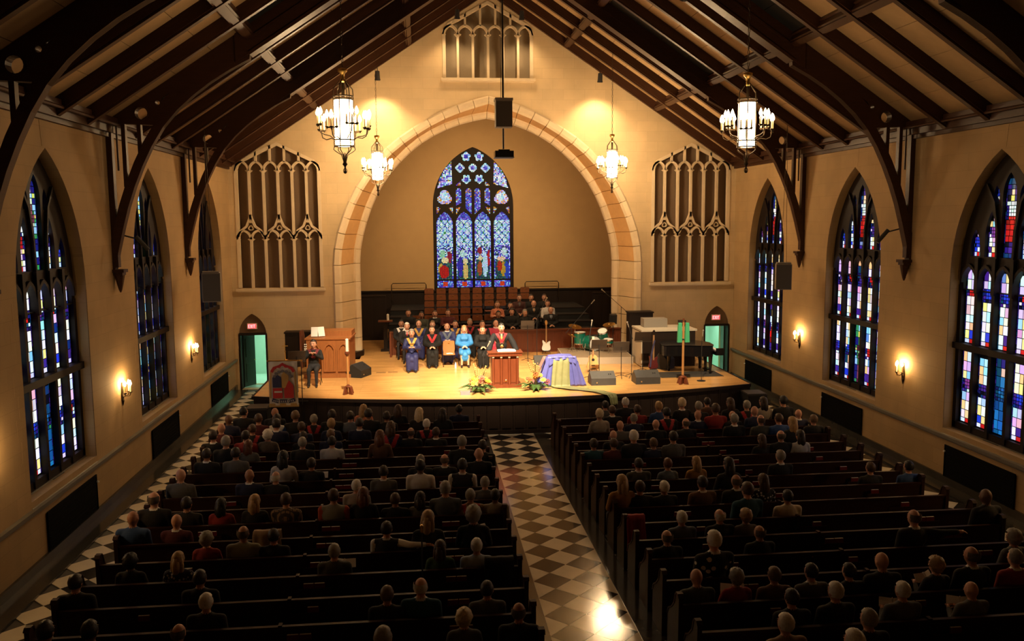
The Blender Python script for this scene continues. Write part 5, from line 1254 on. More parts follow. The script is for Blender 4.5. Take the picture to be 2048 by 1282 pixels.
def person_mesh(pose='sit', arms='lap', fem=False, robe=False, yaw=0., vox=.02, pitch=0.):
    key = (pose, arms, fem, robe, round(yaw, 2), vox, pitch)
    if key in PM: return PM[key]
    B = Body(); w_ = .92 if fem else 1.08
    z0 = .0 if pose == 'sit' else .40
    hz = 1.24+z0
    sh = .205*w_; 
    T = 1
    if pose == 'sit':
        B.el((0, .0, .55), (.185*(1.05 if fem else 1), .15, .13), 2)
        B.el((0, -.005, .73), (.168*w_, .12, .18), T); B.el((0, -.015, .92), (.208*w_, .128, .19), T)
    else:
        B.el((0, .0, .93), (.175, .125, .14), 1 if robe else 2); B.el((0, 0, 1.12), (.155*w_, .115, .18), T); B.el((0, -.01, 1.32), (.185*w_, .125, .19), T)
    B.cap((-sh*.85, -.02, 1.01+z0), .068, (sh*.85, -.02, 1.01+z0), .068, T)
    B.cap((0, -.015, 1.04+z0), .066, (0, .0, 1.14+z0), .060, 0)
    hc = V(0, .015, hz); R = Matrix.Rotation(yaw, 3, 'Z')
    def hp_(x, y, z): return tuple(hc+R @ V(x, y, z))
    B.el(hc, (.093, .110, .125), 0); B.el(hp_(0, .034, -.060), (.062, .066, .068), 0)
    B.cap(hp_(0, .100, .0), .010, hp_(0, .118, -.033), .017, 0)
    for e in (-1, 1): B.el(hp_(e*.094, -.005, -.012), (.014, .024, .034), 0)
    lim = dict(lap=((.245, .03, .75), (.075, .25, .63)), fold=((.245, .05, .78), (-.06, .17, .80)), read=((.245, .07, .74), (.10, .33, .80)), clasp=((.24, .02, .76), (.025, .27, .70)), sign=((.26, .06, .80), (.035, .24, .96)), down=((.25, -.02, .75), (.24, .06, .52)),
               lect=((.33, .14, .80), (.40, .36, .62)))
    for e in (-1, 1):
        el_, wr = lim['lap' if arms in ('out_r', 'out_l') else arms]
        if arms == 'out_r' and e > 0 or arms == 'out_l' and e < 0: el_, wr = (.42, -.10, .99), (.68, -.12, 1.0)
        S_ = V(e*sh, -.02, 1.0+z0); E_ = V(e*el_[0], el_[1], el_[2]+z0); W_ = V(e*wr[0], wr[1], wr[2]+z0)
        r1, r2, r3 = (.066, .056, .042) if not robe else (.075, .085, .075)
        B.cap(S_, r1*w_, E_, r2*w_, 7); B.cap(E_, r2*w_, W_, r3*w_, 7)
        d = (W_-E_).normalized()
        B.cap(W_, .026, W_+d*.03, .026, 0)
        if pose == 'sit':
            hip = V(e*.09, .02, .54); kn = V(e*.11, .44, .50); an = V(e*.11, .43, .10)
            if robe:
                B.cap(hip, .11, kn, .10, T); B.cap(kn, .10 if robe != 'short' else .058, an, .085 if robe != 'short' else .036, T if robe != 'short' else 0)
            else:
                B.cap(hip, .088, kn, .064, 2); B.cap(kn, .062, an, .042, 2)
            B.cap(V(e*.11, .42, .05), .042, V(e*.12, .58, .035), .034, 3)
        else:
            B.cap((e*.09, 0, .90), .095 if not robe else .12, (e*.10, .01, .50), .066 if not robe else .12, T if robe else 2); B.cap((e*.10, .01, .50), .064 if not robe else .12, (e*.10, 0, .10), .044 if not robe else .13, T if robe else 2)
            B.cap((e*.10, -.02, .05), .042, (e*.11, .15, .035), .034, 3)
    if robe and pose == 'sit':
        B.el((0, .30, .42), (.17, .24, .15), T); B.el((0, .42, .36 if robe == 'short' else .28), (.17, .09, .16 if robe == 'short' else .22), T)
    if fem: B.cap((-.075, .08, .92+z0), .055, (.075, .08, .92+z0), .055, T)
    def post(C, tg):
        x, y, z = C[:, 0], C[:, 1], C[:, 2]-z0
        r = np.hypot(x, y+.01)
        tg[(tg == 0) & (z < 1.100) & (r < .10)] = 4
        tg[(tg == 1) & (z > 1.072) & (r < .085)] = 4
        def vd(topx, topz, botz):
            t = np.clip((topz-z)/(topz-botz), 0, 1); return np.abs(np.abs(x)-topx*(1-t))
        body = (tg == 1) | (tg == 4)
        wedge_ = (tg == 1) & (y > .03) & (z > .80) & (z < 1.06) & (np.abs(x) < .012+.20*(z-.80)*.6)
        tg[wedge_] = 8
        tg[wedge_ & (np.abs(x) < .018)] = 9
        fv = (tg != 0) & (tg != 7) & (z > .80) & (z < 1.09) & (vd(.13, 1.07, .82) < .042) & (y > -.02); tg[fv] = 5
        bv = (tg != 0) & (y < -.02) & (z > .70) & (z < 1.08) & (vd(.14, 1.05, .72) < .05); tg[bv & (tg != 7)] = 5
        return tg
    hm_ = MB()
    for e in (-1, 1):
        el_, wr = lim['lap' if arms in ('out_r', 'out_l') else arms]
        if arms == 'out_r' and e > 0 or arms == 'out_l' and e < 0: el_, wr = (.42, -.10, .99), (.68, -.12, 1.0)
        E_ = V(e*el_[0], el_[1], el_[2]+z0); W_ = V(e*wr[0], wr[1], wr[2]+z0); d = (W_-E_).normalized()
        hand(hm_, W_+d*.02, d, V(0, 0, 1), e, .7 if arms != 'read' else .4)
    fm_ = MB()
    for e in (-1, 1):
        fm_.ell(hp_(e*.036, .094, .008), (.013, .010, .007), 8, 5)
        fm_.tube([hp_(e*.020, .106, .031), hp_(e*.056, .093, .031)], .0045, 5)
    fm_.tube([hp_(-.026, .096, -.068), hp_(0, .105, -.070), hp_(.026, .096, -.068)], .006, 5)
    PM[key] = B.mesh('person_body', vox, post, [(hm_, 0), (fm_, 6)]); return PM[key]
HM = {}
def hair_mesh(kind, m=None):
    if kind in HM: return HM[kind]
    b = MB(); nu, nv = 22, 16
    sx, sy_, sz = (.104, .122, .133)
    if kind == 'big': sx, sy_, sz = .124, .138, .142
    rg = random.Random(hash(kind) % 1000 if False else len(kind))
    b.ell((0, -.010, .014), (sx, sy_, sz), nu, nv)
    me_v = b.v; keep = []
    for f in b.f:
        c = [sum(me_v[i][k] for i in f)/len(f) for k in range(3)]; n = (c[0]/sx, (c[1]+.01)/sy_, (c[2]-.014)/sz)
        if n[1] > .30 and n[2] < .52: continue
        if n[1] > -.05 and n[2] < -.10: continue
        if n[2] < (-.62 if kind in ('short', 'balding') else -.85): continue
        if kind == 'balding' and n[2] > .42: continue
        if kind == 'balding' and n[1] > .1: continue
        keep.append(f)
    b.f = keep; b.m = [0]*len(keep)
    used = sorted({i for f in b.f for i in f}); mp_ = {o: i for i, o in enumerate(used)}
    jit = random.Random(3); am = .10 if kind == 'big' else .035
    b.v = [tuple(c*(1+jit.uniform(-am, am)) for c in b.v[i]) for i in used]; b.f = [tuple(mp_[i] for i in f) for f in b.f]
    if kind == 'long':
        for xx, yy, w_ in ((0, -.075, .075), (-.062, -.045, .045), (.062, -.045, .045)):
            b.tube([(xx, yy, .05), (xx*1.15, yy-.01, -.08), (xx*1.2, yy-.02, -.18), (xx*1.0, yy-.015, -.27)], [w_*.75, w_, w_*.9, w_*.35], 10)
    HM[kind] = b.mesh('hair', [MATS.get('hair_dark') or hairm('dark')], True); return HM[kind]
def make_person(label, group, loc, rz, mesh, hz, yaw, mats_, hair, scale=1., hairmat=None, cat='person'):
    p = obj('person', mesh, None, loc, rz); p.scale = (scale,)*3; tag(p, label, cat, group)
    for i, m in enumerate(mats_):
        p.material_slots[i].link = 'OBJECT'; p.material_slots[i].material = m
    if hair:
        h = obj('hair', hair_mesh(hair), p, (0, .015, hz)); h.rotation_euler = (0, 0, yaw)
        h.material_slots[0].link = 'OBJECT'; h.material_slots[0].material = hairmat
    return p
AUD=[
(-1,0,-1.64,1.15,'black','navy',''),
(-1,0,-3.26,1.20,'brown_long','black',''),
(-1,0,-4.18,1.23,'blonde_long','peach',''),
(-1,0,-6.49,1.21,'bald','black',''),
(-1,0,-7.28,1.24,'black','black','turn'),
(-1,1,-2.10,1.24,'dark_long','black',''),
(-1,1,-2.70,1.27,'whiteblonde_long','black',''),
(-1,1,-3.54,1.20,'dark','black',''),
(-1,1,-4.00,1.28,'dark','black',''),
(-1,1,-4.46,1.23,'dark','bluegrey',''),
(-1,1,-4.92,1.28,'dark','black',''),
(-1,1,-5.38,1.18,'grey','black','hoodred'),
(-1,1,-5.84,1.28,'lightbrown','black',''),
(-1,1,-6.30,1.22,'dark_long','blue','hoodwhite'),
(-1,1,-6.76,1.23,'brown','maroon',''),
(-1,1,-7.50,1.24,'bald_brown','navy',''),
(-1,2,-2.52,1.16,'white','black','hoodred'),
(-1,2,-4.17,1.23,'dark','navy','collar'),
(-1,2,-4.86,1.24,'blonde','navy','collar'),
(-1,2,-5.58,1.18,'brown','navy',''),
(-1,2,-6.18,1.27,'dark','navy','collar'),
(-1,2,-6.76,1.16,'brown','black','hoodred'),
(-1,2,-7.50,1.21,'bald','maroon',''),
(-1,3,-2.30,1.14,'brown','black','collar'),
(-1,3,-2.90,1.16,'balding','black',''),
(-1,3,-3.37,1.31,'brown_long','navy','hoodred'),
(-1,3,-4.79,1.17,'lightbrown','navy',''),
(-1,3,-5.43,1.14,'dark','black',''),
(-1,3,-6.25,1.21,'white','greybrown','big'),
(-1,3,-6.76,1.20,'dark','red',''),
(-1,3,-7.50,1.22,'dark','black','collar'),
(-1,4,-3.59,1.30,'auburn_long','brown',''),
(-1,4,-4.68,1.20,'black','lightgrey',''),
(-1,4,-5.34,1.20,'grey','black',''),
(-1,4,-6.54,1.18,'auburn_long','grey',''),
(-1,4,-7.03,1.28,'grey','black',''),
(-1,5,-1.29,1.21,'dark','black',''),
(-1,5,-1.75,1.31,'grey','black',''),
(-1,5,-6.65,1.22,'dark','grey',''),
(-1,5,-7.26,1.22,'dark','black','collar'),
(-1,6,-1.43,1.25,'bald','black',''),
(-1,6,-2.16,1.15,'balding','black','collar'),
(-1,6,-2.67,1.15,'grey','black',''),
(-1,6,-4.94,1.16,'dark','black','paper'),
(-1,6,-5.51,1.32,'black_long','lightgrey',''),
(-1,7,-1.82,1.25,'black','vest',''),
(-1,7,-2.67,1.26,'black','white',''),
(-1,7,-3.41,1.17,'dark','grey','collar'),
(-1,7,-5.54,1.14,'whitebald','black',''),
(-1,7,-6.05,1.20,'bald','navy','collar'),
(-1,7,-7.37,1.25,'bald','grey',''),
(-1,8,-1.42,1.12,'grey','grey',''),
(-1,8,-3.89,1.15,'white','beige',''),
(-1,9,-1.29,1.12,'black','beige',''),
(-1,9,-1.75,1.14,'grey','tan','hoodred'),
(-1,9,-2.21,1.29,'grey','bluegrey',''),
(-1,9,-2.67,1.13,'dark_long','grey',''),
(-1,9,-3.13,1.12,'brown','black',''),
(-1,9,-3.70,1.24,'auburn_long','black','big'),
(-1,9,-4.24,1.23,'brown','greyorange',''),
(-1,9,-5.09,1.19,'brown','tan','plaid'),
(-1,9,-5.64,1.19,'blonde_long','black',''),
(-1,9,-6.23,1.15,'black_long','red',''),
(-1,9,-6.83,1.19,'dark','black',''),
(-1,9,-7.39,1.30,'balding','black','collar'),
(-1,10,-6.79,1.16,'bald','maroon','collar'),
(-1,10,-7.50,1.24,'bald','blue',''),
(-1,11,-1.79,1.35,'grey','black','big paper'),
(-1,11,-2.54,1.31,'blonde_long','black','collar'),
(-1,11,-3.22,1.16,'black','vest','arm'),
(-1,11,-5.04,1.12,'dark','black',''),
(-1,11,-5.52,1.19,'balding','olive',''),
(-1,11,-6.10,1.12,'grey','red','big'),
(-1,12,-1.79,1.12,'white','lightblue',''),
(-1,12,-2.36,1.12,'brown_long','green',''),
(-1,12,-3.99,1.13,'grey','olivegrey','paper'),
(-1,12,-6.32,1.12,'blonde_long','navy','floral'),
(-1,12,-7.02,1.12,'black','black','big'),
(-1,13,-5.80,1.14,'dark','black',''),
(-1,13,-7.50,1.16,'dark','black',''),
(-1,14,-1.75,1.12,'dark','grey',''),
(-1,14,-2.66,1.21,'whitebald','teal','collar'),
(-1,14,-3.12,1.12,'lightbrown','black',''),
(-1,14,-5.52,1.14,'white','black',''),
(-1,15,-1.40,1.16,'balding','black',''),
(-1,15,-2.11,1.12,'whiteblonde','grey','big'),
(-1,15,-5.66,1.12,'balding','black',''),
(-1,15,-6.71,1.21,'black','black',''),
(-1,15,-7.23,1.23,'black','navy',''),
(-1,16,-3.10,1.31,'grey','black',''),
(1,0,2.36,1.14,'black','grey',''),
(1,0,2.92,1.21,'white','black',''),
(1,0,5.23,1.15,'dark','brown',''),
(1,1,2.37,1.18,'brown','black','collar'),
(1,1,3.05,1.18,'brown','red',''),
(1,1,3.63,1.25,'blonde','blue',''),
(1,1,4.26,1.32,'whiteblonde','black','collar'),
(1,1,4.72,1.22,'grey','black',''),
(1,1,5.59,1.29,'brown_long','black',''),
(1,1,6.05,1.21,'grey','black','hoodred'),
(1,1,6.51,1.29,'dark_long','beige',''),
(1,1,7.07,1.30,'black','black',''),
(1,2,1.86,1.28,'whiteblonde','beige','paper'),
(1,2,2.75,1.14,'grey','navy',''),
(1,2,3.61,1.26,'black','black','hoodred'),
(1,2,4.44,1.18,'bald','navy','collar'),
(1,2,4.90,1.32,'brown','red',''),
(1,2,5.36,1.14,'bald','black',''),
(1,2,5.95,1.24,'bald','navy',''),
(1,2,7.14,1.13,'bald','navy','collar'),
(1,3,2.21,1.17,'bald','grey',''),
(1,3,3.11,1.17,'bald','black',''),
(1,3,3.87,1.18,'balding','black',''),
(1,3,5.10,1.24,'grey','black','collar'),
(1,3,5.79,1.20,'balding','olivegrey',''),
(1,3,6.25,1.21,'brown','blue',''),
(1,3,7.16,1.16,'lightbrown','black',''),
(1,4,1.86,1.14,'bald','black',''),
(1,4,6.24,1.31,'blonde_long','black',''),
(1,5,1.22,1.16,'dark','teal',''),
(1,5,1.68,1.15,'brown','maroon',''),
(1,5,2.14,1.31,'white','black',''),
(1,5,2.60,1.13,'lightbrown','navy',''),
(1,5,3.06,1.26,'dark','grey',''),
(1,5,5.15,1.14,'brown_long','black',''),
(1,5,5.61,1.21,'balding','black',''),
(1,5,6.07,1.20,'dark_long','lightgrey',''),
(1,7,1.84,1.14,'dark','olivegrey','paper collar'),
(1,7,2.46,1.12,'auburn','bluegrey',''),
(1,7,3.07,1.14,'blonde_long','mustard',''),
(1,7,4.90,1.20,'grey','black','collar'),
(1,8,3.47,1.31,'dark_long','black',''),
(1,8,6.46,1.12,'brown','black',''),
(1,8,7.28,1.12,'black','blue',''),
(1,9,1.10,1.29,'blonde_long','mustard',''),
(1,9,1.45,1.17,'brown','black',''),
(1,9,1.92,1.15,'white','black',''),
(1,9,2.66,1.21,'dark','brown','collar'),
(1,9,3.33,1.22,'balding','black','collar'),
(1,9,3.86,1.21,'brown_long','black','floral'),
(1,10,3.23,1.31,'brown','teal',''),
(1,10,3.99,1.15,'black','cream',''),
(1,11,1.76,1.13,'white','bluegrey',''),
(1,11,2.43,1.14,'whitebald','black',''),
(1,11,2.89,1.12,'blonde','greybrown','big'),
(1,11,7.28,1.29,'bald_brown','black',''),
(1,12,1.27,1.12,'balding','black',''),
(1,12,2.81,1.13,'balding','black',''),
(1,12,5.45,1.27,'balding','black','arm collar'),
(1,13,1.76,1.36,'white','black','dots collar'),
(1,13,6.62,1.18,'grey','grey','big'),
(1,14,1.23,1.15,'bald','olivegrey',''),
(1,14,1.81,1.12,'grey','red','big paper'),
(1,14,2.37,1.12,'lightbrown','brown',''),
(1,14,2.92,1.14,'dark','grey','collar'),
(1,14,3.49,1.12,'black','black',''),
(1,14,3.99,1.25,'bald','black',''),
(1,14,4.82,1.15,'blonde','black','big paper'),
(1,14,5.37,1.27,'balding','black','collar'),
(1,14,6.05,1.20,'grey','red','collar'),
(1,15,2.27,1.15,'dark','black',''),
(1,15,2.88,1.21,'white','black',''),
(1,15,3.83,1.17,'white','grey','paper'),
(1,15,4.83,1.13,'bald','grey','paper'),
(1,16,1.83,1.21,'white','tan',''),
(1,16,2.91,1.21,'grey','black',''),
(1,17,2.29,1.36,'white','black',''),
]
HN = dict(bald='bald', bald_brown='bald dark-skinned', balding='balding', whitebald='white-haired balding', black='black-haired', dark='dark-haired', brown='brown-haired', lightbrown='light-brown-haired', auburn='auburn-haired', blonde='blond', whiteblonde='pale blond', grey='grey-haired', white='white-haired')
ra = random.Random(4)
byrow = {}
for a in AUD: byrow.setdefault((a[0], a[1]), []).append(a)
bull = MB(); bull.add([(-.10, 0, 0), (.10, 0, 0), (.10, .02, .14), (-.10, .02, .14), (-.10, .003, 0), (.10, .003, 0), (.10, .023, .14), (-.10, .023, .14)], [(0, 1, 2, 3), (7, 6, 5, 4), (0, 4, 5, 1), (1, 5, 6, 2), (2, 6, 7, 3), (3, 7, 4, 0)]); bmesh_ = bull.mesh('bulletin', [paper_m])
bf = MB(); bf.box((0, .010, .07), (.004, .03, .14)); bfm = bf.mesh('fold', [paper_m])
for (side, k), lst in sorted(byrow.items()):
    lst.sort(key=lambda a: abs(a[2]))
    for idx, (sd, kk, x, z, hr, top, ex) in enumerate(lst):
        lng = hr.endswith('_long'); base = hr.replace('_long', '')
        fem = lng or 'big' in ex or top in ('peach', 'mustard') or (base in ('blonde', 'whiteblonde', 'auburn'))
        arms = 'read' if 'paper' in ex else ('out_r' if 'arm' in ex else 'lap')
        yaw = -.22 if side < 0 else .28
        if 'turn' in ex: yaw = -.7
        me = person_mesh('sit', arms, fem, False, yaw, .02)
        sk = skin_dk if base in ('bald_brown',) or (base == 'black' and ra.random() < .3) else (skin_lt if ra.random() < .8 else skin_md)
        tm_ = topm(top); col = white_c if 'collar' in ex else (white_c if top == 'vest' else tm_)
        hood = red_h if 'hoodred' in ex else (white_c if 'hoodwhite' in ex else tm_)
        slv = white_c if top == 'vest' else (mat('orange_vest', (.40, .06, .02), .8) if top == 'greyorange' else tm_)
        if 'floral' in ex: tm_ = pattern_mat('floral_'+top, TOPC[top], (.5, .5, .55), 16, 'dots')
        if 'dots' in ex: tm_ = pattern_mat('dotted', TOPC['black'], (.75, .72, .65), 9, 'dots')
        if 'plaid' in ex: tm_ = pattern_mat('plaid', TOPC['tan'], (.04, .03, .03), 6, 'brick')
        if 'floral' in ex or 'plaid' in ex or 'dots' in ex: hood = tm_; slv = tm_; col = col if 'collar' in ex else tm_
        mats_ = [sk, tm_, trous, shoe, col, hood, feat_m, slv, tm_, tm_]
        hk = None; hmat = None
        if base not in ('bald', 'bald_brown'):
            hk = 'balding' if base in ('balding', 'whitebald') else ('long' if lng else ('big' if 'big' in ex else 'short'))
            hmat = hairm('white' if base == 'whitebald' else base)
        sc = z/1.24
        extra = ' with red hood' if 'hoodred' in ex else (' with white hood' if 'hoodwhite' in ex else (' reading a paper' if 'paper' in ex else (' arm out' if 'arm' in ex else '')))
        lab = '%s%s person in %s%s, %s pew %s of aisle, %s along' % ('long ' if False else '', HN[base]+(' long-haired' if lng else ''), TOPN.get(top, top), extra, ORD[k], 'left' if side < 0 else 'right', ORD[idx])
        yb = PY0-k*PS+.155
        p = make_person(lab, 'congregation seated in the pews', (x, yb, 0), ra.uniform(-.06, .06)+(-.06 if side < 0 else .08), me, 1.24, yaw, mats_, hk, sc, hmat)
        if 'paper' in ex:
            b_ = thing('service_sheet', 'white service sheet held up in the %s pew %s of aisle, %s seat from aisle' % (ORD[k], 'left' if side < 0 else 'right', ORD[idx]), 'paper', (x+.10, yb+.40*sc, .80*sc), ra.uniform(-.4, .4), 'service sheets held by the congregation')
            for e in (-1, 1):
                o = obj('page', bmesh_, b_, (e*.095, 0, 0)); o.rotation_euler = (-.5, 0, e*.25)
            obj('fold', bfm, b_).rotation_euler = (-.5, 0, 0)
# loose sheets and garments on the pews
for i, (side, k, x, lab) in enumerate(((-1, 13, -4.5, 'white sheet lying on the fourteenth pew left'), (1, 13, 1.25, 'white sheet lying at the aisle end of the right pews'), (1, 14, 5.3, 'white sheet lying near the right wall pews'), (-1, 4, -4.95, 'white sheet on the fifth pew left of aisle'), (1, 7, 4.3, 'white sheet on the eighth pew right of aisle'), (1, 4, 6.9, 'white sheet on the fifth pew by the right wall'))):
    q = MB(); q.box((0, 0, .004), (.22, .28, .004)); o = q.build('loose_sheet', paper_m, None, loc=(x, PY0-k*PS+.25, .455), rz=.3*i); tag(o, lab, 'paper', 'loose white sheets on the pews')
def coat(label, x, k, m, h=.5, w_=.42):
    q = MB(); nu, nv = 10, 14
    def f(u, v):
        s_ = (v-.35)*1.2
        if v < .35: y, z = .02, .97-(.35-v)*1.0
        elif v < .45: y, z = .02-(v-.35)*1.1, .985
        else: y, z = -.095-.01*math.sin(u*20), .97-(v-.45)*h/.55
        return ((u-.5)*w_*(1+.2*v)+.012*math.sin(v*9), y+.012*math.sin(u*14), z)
    vv = [f(i/nu, j/nv) for j in range(nv+1) for i in range(nu+1)]; ff = [(j*(nu+1)+i, j*(nu+1)+i+1, (j+1)*(nu+1)+i+1, (j+1)*(nu+1)+i) for j in range(nv) for i in range(nu)]
    q.add(vv, ff); o = q.build('coat', m, None, smooth=True, loc=(x, PY0-k*PS, 0)); o.modifiers.new('t', 'SOLIDIFY').thickness = .02; tag(o, label, 'coat', 'coats laid over pew backs')
t = thing('microphone_stand', 'thin black recording microphone stand among the left pews', 'microphone', (-2.64, -20.22, 0), 0)
q = MB(); q.tube([(0, 0, .02), (0, 0, 1.62)], .012, 7); q.build('pole', black_mt, t)
q = MB(); q.lathe([(.12, 0), (.12, .015), (.03, .03)], n=14); q.build('base', black_mt, t)
q = MB(); q.lathe([(.02, 1.60), (.026, 1.62), (.026, 1.70), (.015, 1.72)], n=10); q.build('microphone', brass_m, t)
coat('tan coat hung over the tenth pew back left of aisle', -5.25, 10, topm('tan')); coat('black coat hung over the aisle end of a left pew', -1.45, 12, topm('black')); coat('red jacket hung at the aisle end of a right pew', 1.12, 10, topm('red'), .6, .3)

# ---- people on the stage (they face the nave)
SG = 'people seated on the stage'
blackrobe = mat('black_robe', (.0045, .0042, .0045), .8, spec=.25, noise=.2); navyrobe = mat('navy_robe', (.010, .014, .085), .7, noise=.2); bluerobe = mat('bright_blue_robe', (.018, .15, .40), .7, noise=.15); crim = mat('crimson_robe', (.36, .02, .05), .7, noise=.15); gold_t = mat('gold_trim', (.5, .28, .05), .5); charc = mat('charcoal_robe', (.009, .009, .011), .8, spec=.25, noise=.2)
hosiery = mat('bare_legs', (.46, .24, .16), .6, noise=.05)
def stage_person(label, x, y, zb, hair, robe=None, top=None, arms='lap', fem=False, hood=None, collar=None, shirt=None, tie=None, sk=None, legs=None, sleeves=None, yaw=0., pose='sit', seat=None, scale=1., group=SG):
    rb = robe is not None; m = robe or top; sk = sk or skin_lt
    me = person_mesh(pose, arms, fem, ('short' if legs is hosiery else True) if rb else False, yaw, .016)
    base = hair.replace('_long', '').replace('_big', '')
    mats_ = [sk, m, legs or (m if rb else trous), shoe, collar or m, hood or m, feat_m, sleeves or m, shirt or m, tie or shirt or m]
    hk = None if base == 'bald' else ('balding' if base in ('balding', 'whitebald') else ('long' if '_long' in hair else ('big' if '_big' in hair else 'short')))
    hmt = None if hk is None else hairm('white' if base == 'whitebald' else base)
    p = make_person(label, group, (x, y, zb), PI, me, 1.24 if pose == 'sit' else 1.64, yaw, mats_, hk, scale*1.05, hmt)
    if seat: chair(seat, x, y+.02, zb)
    return p
# front row
stage_person('grey-haired person in navy robe with gold trim reading a folder', -2.96, -2.72, SZ, 'grey', navyrobe, arms='read', hood=gold_t, collar=mat('dark_collar', (.02, .02, .03), .8), fem=True, seat='wooden chair under the navy-robed person in the front row')
stage_person('person in black doctoral robe with red hood seated in front row', -2.25, -1.9, SZ, 'brown', blackrobe, arms='clasp', hood=red_h, seat='wooden chair under the red-hooded person in the front row')
stage_person('blond person in bright blue robe with crossed hands, front row', -1.11, -1.95, SZ, 'blonde_long', bluerobe, arms='clasp', fem=True, legs=hosiery, seat='wooden chair under the bright blue robed person')
stage_person('auburn-haired person in plain black dress beside the lectern', -.47, -2.2, SZ, 'auburn_long', blackrobe, arms='clasp', fem=True, seat='wooden chair under the person in plain black dress')
chair('empty honey wood chair in the front row between robed people', -1.66, -2.05, SZ, 0)
stage_person('person in black with long white stole seated at the left end', -3.38, .2, SZ, 'black', None, topm('black'), 'lap', collar=white_c, hood=white_c, sk=skin_md, seat='wooden chair at the left end under the white-stoled person', group=SG)
stage_person('white-haired person in dark suit behind the navy robe', -3.15, -.75, SZ, 'white', None, topm('black'), 'lap', collar=white_c, shirt=white_c, tie=red_h, seat='wooden chair under the white-haired person in dark suit')
stage_person('balding person in navy robe with gold medal, second row left', -2.72, -.05, SZ, 'balding', navyrobe, arms='lap', hood=gold_t, seat='wooden chair under the balding navy-robed person')
stage_person('brown-haired person in black robe behind the red hood', -2.21, -.3, SZ, 'lightbrown', charc, fem=True, seat='wooden chair under the brown-haired black-robed person')
stage_person('bald person in navy velvet robe behind the empty chair', -1.69, -1.15, SZ, 'bald', navyrobe, arms='read', collar=white_c, hood=topm('bluegrey'), seat='wooden chair under the bald navy-robed person')
stage_person('black-haired person in navy and gold robe, second row middle', -1.36, -.25, SZ, 'black', navyrobe, fem=True, hood=gold_t, seat='wooden chair under the black-haired navy-robed person')
stage_person('grey-haired person in black robe with broad red hood, second row', -.79, .15, SZ, 'grey', blackrobe, hood=red_h, collar=red_h, seat='wooden chair under the broad red-hooded person')
stage_person('brown-haired person in charcoal robe with pink hood, second row', -.36, -.5, SZ, 'brown', charc, hood=mat('pink_hood', (.45, .08, .12), .7), fem=True, seat='wooden chair under the pink-hooded person')
stage_person('balding person in crimson robe behind the preacher', .16, -.36, SZ, 'balding', crim, arms='lap', collar=white_c, yaw=.4, seat='wooden chair under the crimson-robed person')
# the preacher at the lectern
stage_person('standing preacher in black robe with red hood and medal at lectern', -.10, -5.52, SZ, 'black', charc, arms='lect', hood=red_h, collar=red_h, shirt=blackrobe, tie=gold_t, pose='stand', group='people standing on the stage', scale=1.03)
t = thing('medallion', 'round gold medallion hanging on the preacher chest', 'medal', (-.10, -5.685, SZ+1.19), 0)
q = MB(); q.lathe([(.05, 0), (.055, .006), (.04, .012)], n=14); o = q.build('disc', brass_m, t); o.rotation_euler = (PI/2, 0, 0)
q = MB(); q.tube([(-.11, .02, .30), (-.06, -.01, .12), (0, 0, .05), (.06, -.01, .12), (.11, .02, .30)], .008, 5); q.build('chain', brass_m, t)
# choir rows
def choir(row, label, x, hair, top, dz=0, **kw):
    y = 1.6+row; zb = 1.25+.2*row
    stage_person(label, x, y, zb+dz, hair, None, topm(top) if isinstance(top, str) else top, group='singers in the choir rows', seat='wooden choir chair under the %s' % label.split(' in ')[0]+(' of the %s row at x %s' % (ORD[row], '') if False else ' wearing '+label.split(' in ')[1].split(',')[0]), **kw)
choir(0, 'dark-haired bearded person in black, leftmost choir place', -3.13, 'dark', 'black', .05)
choir(0, 'dark-haired person in dark green, second choir place from left', -2.62, 'dark', 'olivegrey', -.04, sk=skin_md)
choir(0, 'brown-haired person in black with pearl collar, third choir place', -2.09, 'brown', 'black', 0, fem=True, collar=white_c)
choir(0, 'brown-haired person in maroon sweater, fourth choir place', -1.57, 'brown', 'maroon', .03, arms='fold')
choir(0, 'black-haired person in black sweater with folded arms, choir front', .43, 'black', 'black', -.07, arms='fold', fem=True, sk=skin_md)
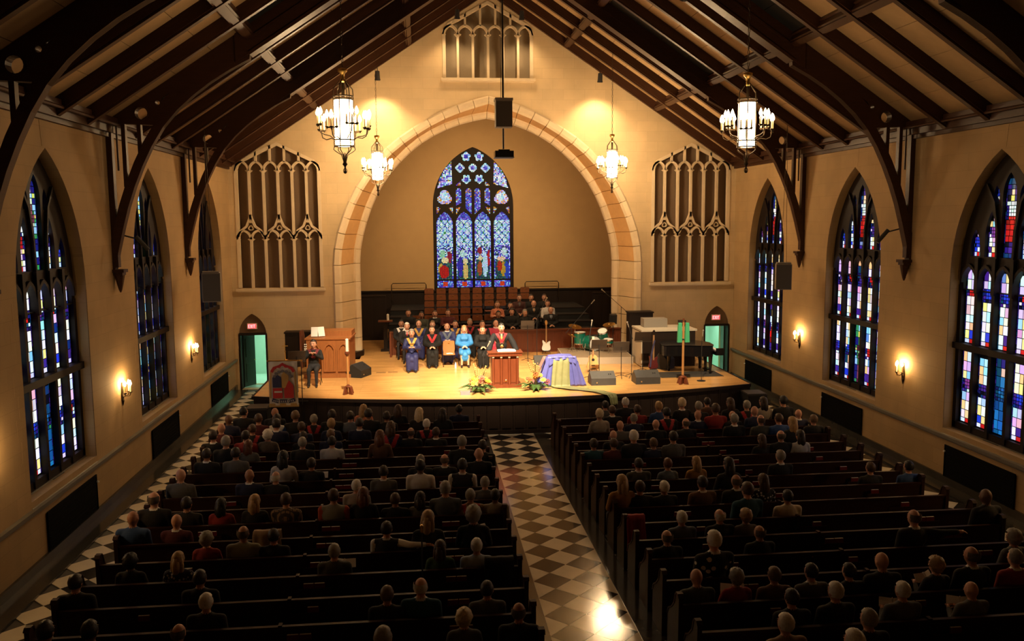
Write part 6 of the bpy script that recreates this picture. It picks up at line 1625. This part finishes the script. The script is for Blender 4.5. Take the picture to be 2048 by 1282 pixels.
choir(0, 'curly dark-haired person in black shirt, choir front row right', .97, 'dark_big', 'black', .02, arms='clasp')
choir(0, 'grey-haired person in dark jacket leaning, choir front row right', 1.50, 'grey', 'black', -.03, fem=True, yaw=.3)
choir(0, 'balding person in black suit and blue tie, right end of choir', 2.54, 'balding', 'black', .06, shirt=topm('lightblue'), tie=topm('bluegrey'), arms='clasp')
choir(1, 'long-haired person in orange sweater with folded arms, second choir row', .48, 'lightbrown_long', 'peach', .02, arms='fold', fem=True)
choir(1, 'black-haired person in black top, second choir row', 1.02, 'black', 'black', -.02, fem=True)
choir(1, 'balding person in black suit and yellow tie, second choir row', 1.98, 'balding', 'black', .04, shirt=topm('white'), tie=topm('mustard'), arms='clasp')
choir(1, 'brown-haired person in white shirt, second choir row right end', 2.56, 'brown', 'white', .03)
choir(2, 'auburn-haired person in dark red jacket, third choir row', 1.50, 'brown', mat('dark_red_jacket', (.05, .012, .01), .8), 0, shirt=topm('grey'))
choir(2, 'dark-haired person in black jacket, third choir row', 2.0, 'dark', 'black', 0)
choir(2, 'brown-haired person in charcoal jacket, third choir row right', 2.56, 'brown', 'black', 0)
# interpreter
stage_person('dark-haired interpreter in black dress with maroon scarf, hands raised', -6.03, -4.95, SZ, 'dark', None, topm('black'), 'sign', True, hood=mat('maroon_scarf', (.13, .012, .02), .8), collar=mat('maroon_scarf', 0), seat='wooden chair under the interpreter by the organ', yaw=-.2, group='people near the organ', legs=trous)
bt = thing('water_bottle', 'small clear water bottle standing under the empty front chair', 'bottle', (-1.45, -2.5, SZ), 0)
q = MB(); q.lathe([(.03, 0), (.032, .02), (.032, .14), (.015, .18)], n=10); q.build('body', mat('clear_plastic', (.6, .65, .68), .2), bt); q = MB(); q.lathe([(.016, .18), (.016, .205)], n=8); q.build('cap', white_m, bt)
pr = thing('programme', 'white folded programme lying on the empty front chair seat', 'paper', (-1.64, -2.08, SZ+.458), .2)
for e in (-1, 1): q = MB(); q.box((e*.055, 0, .004), (.11, .16, .004), ry=e*.08); q.build('page', paper_m, pr)
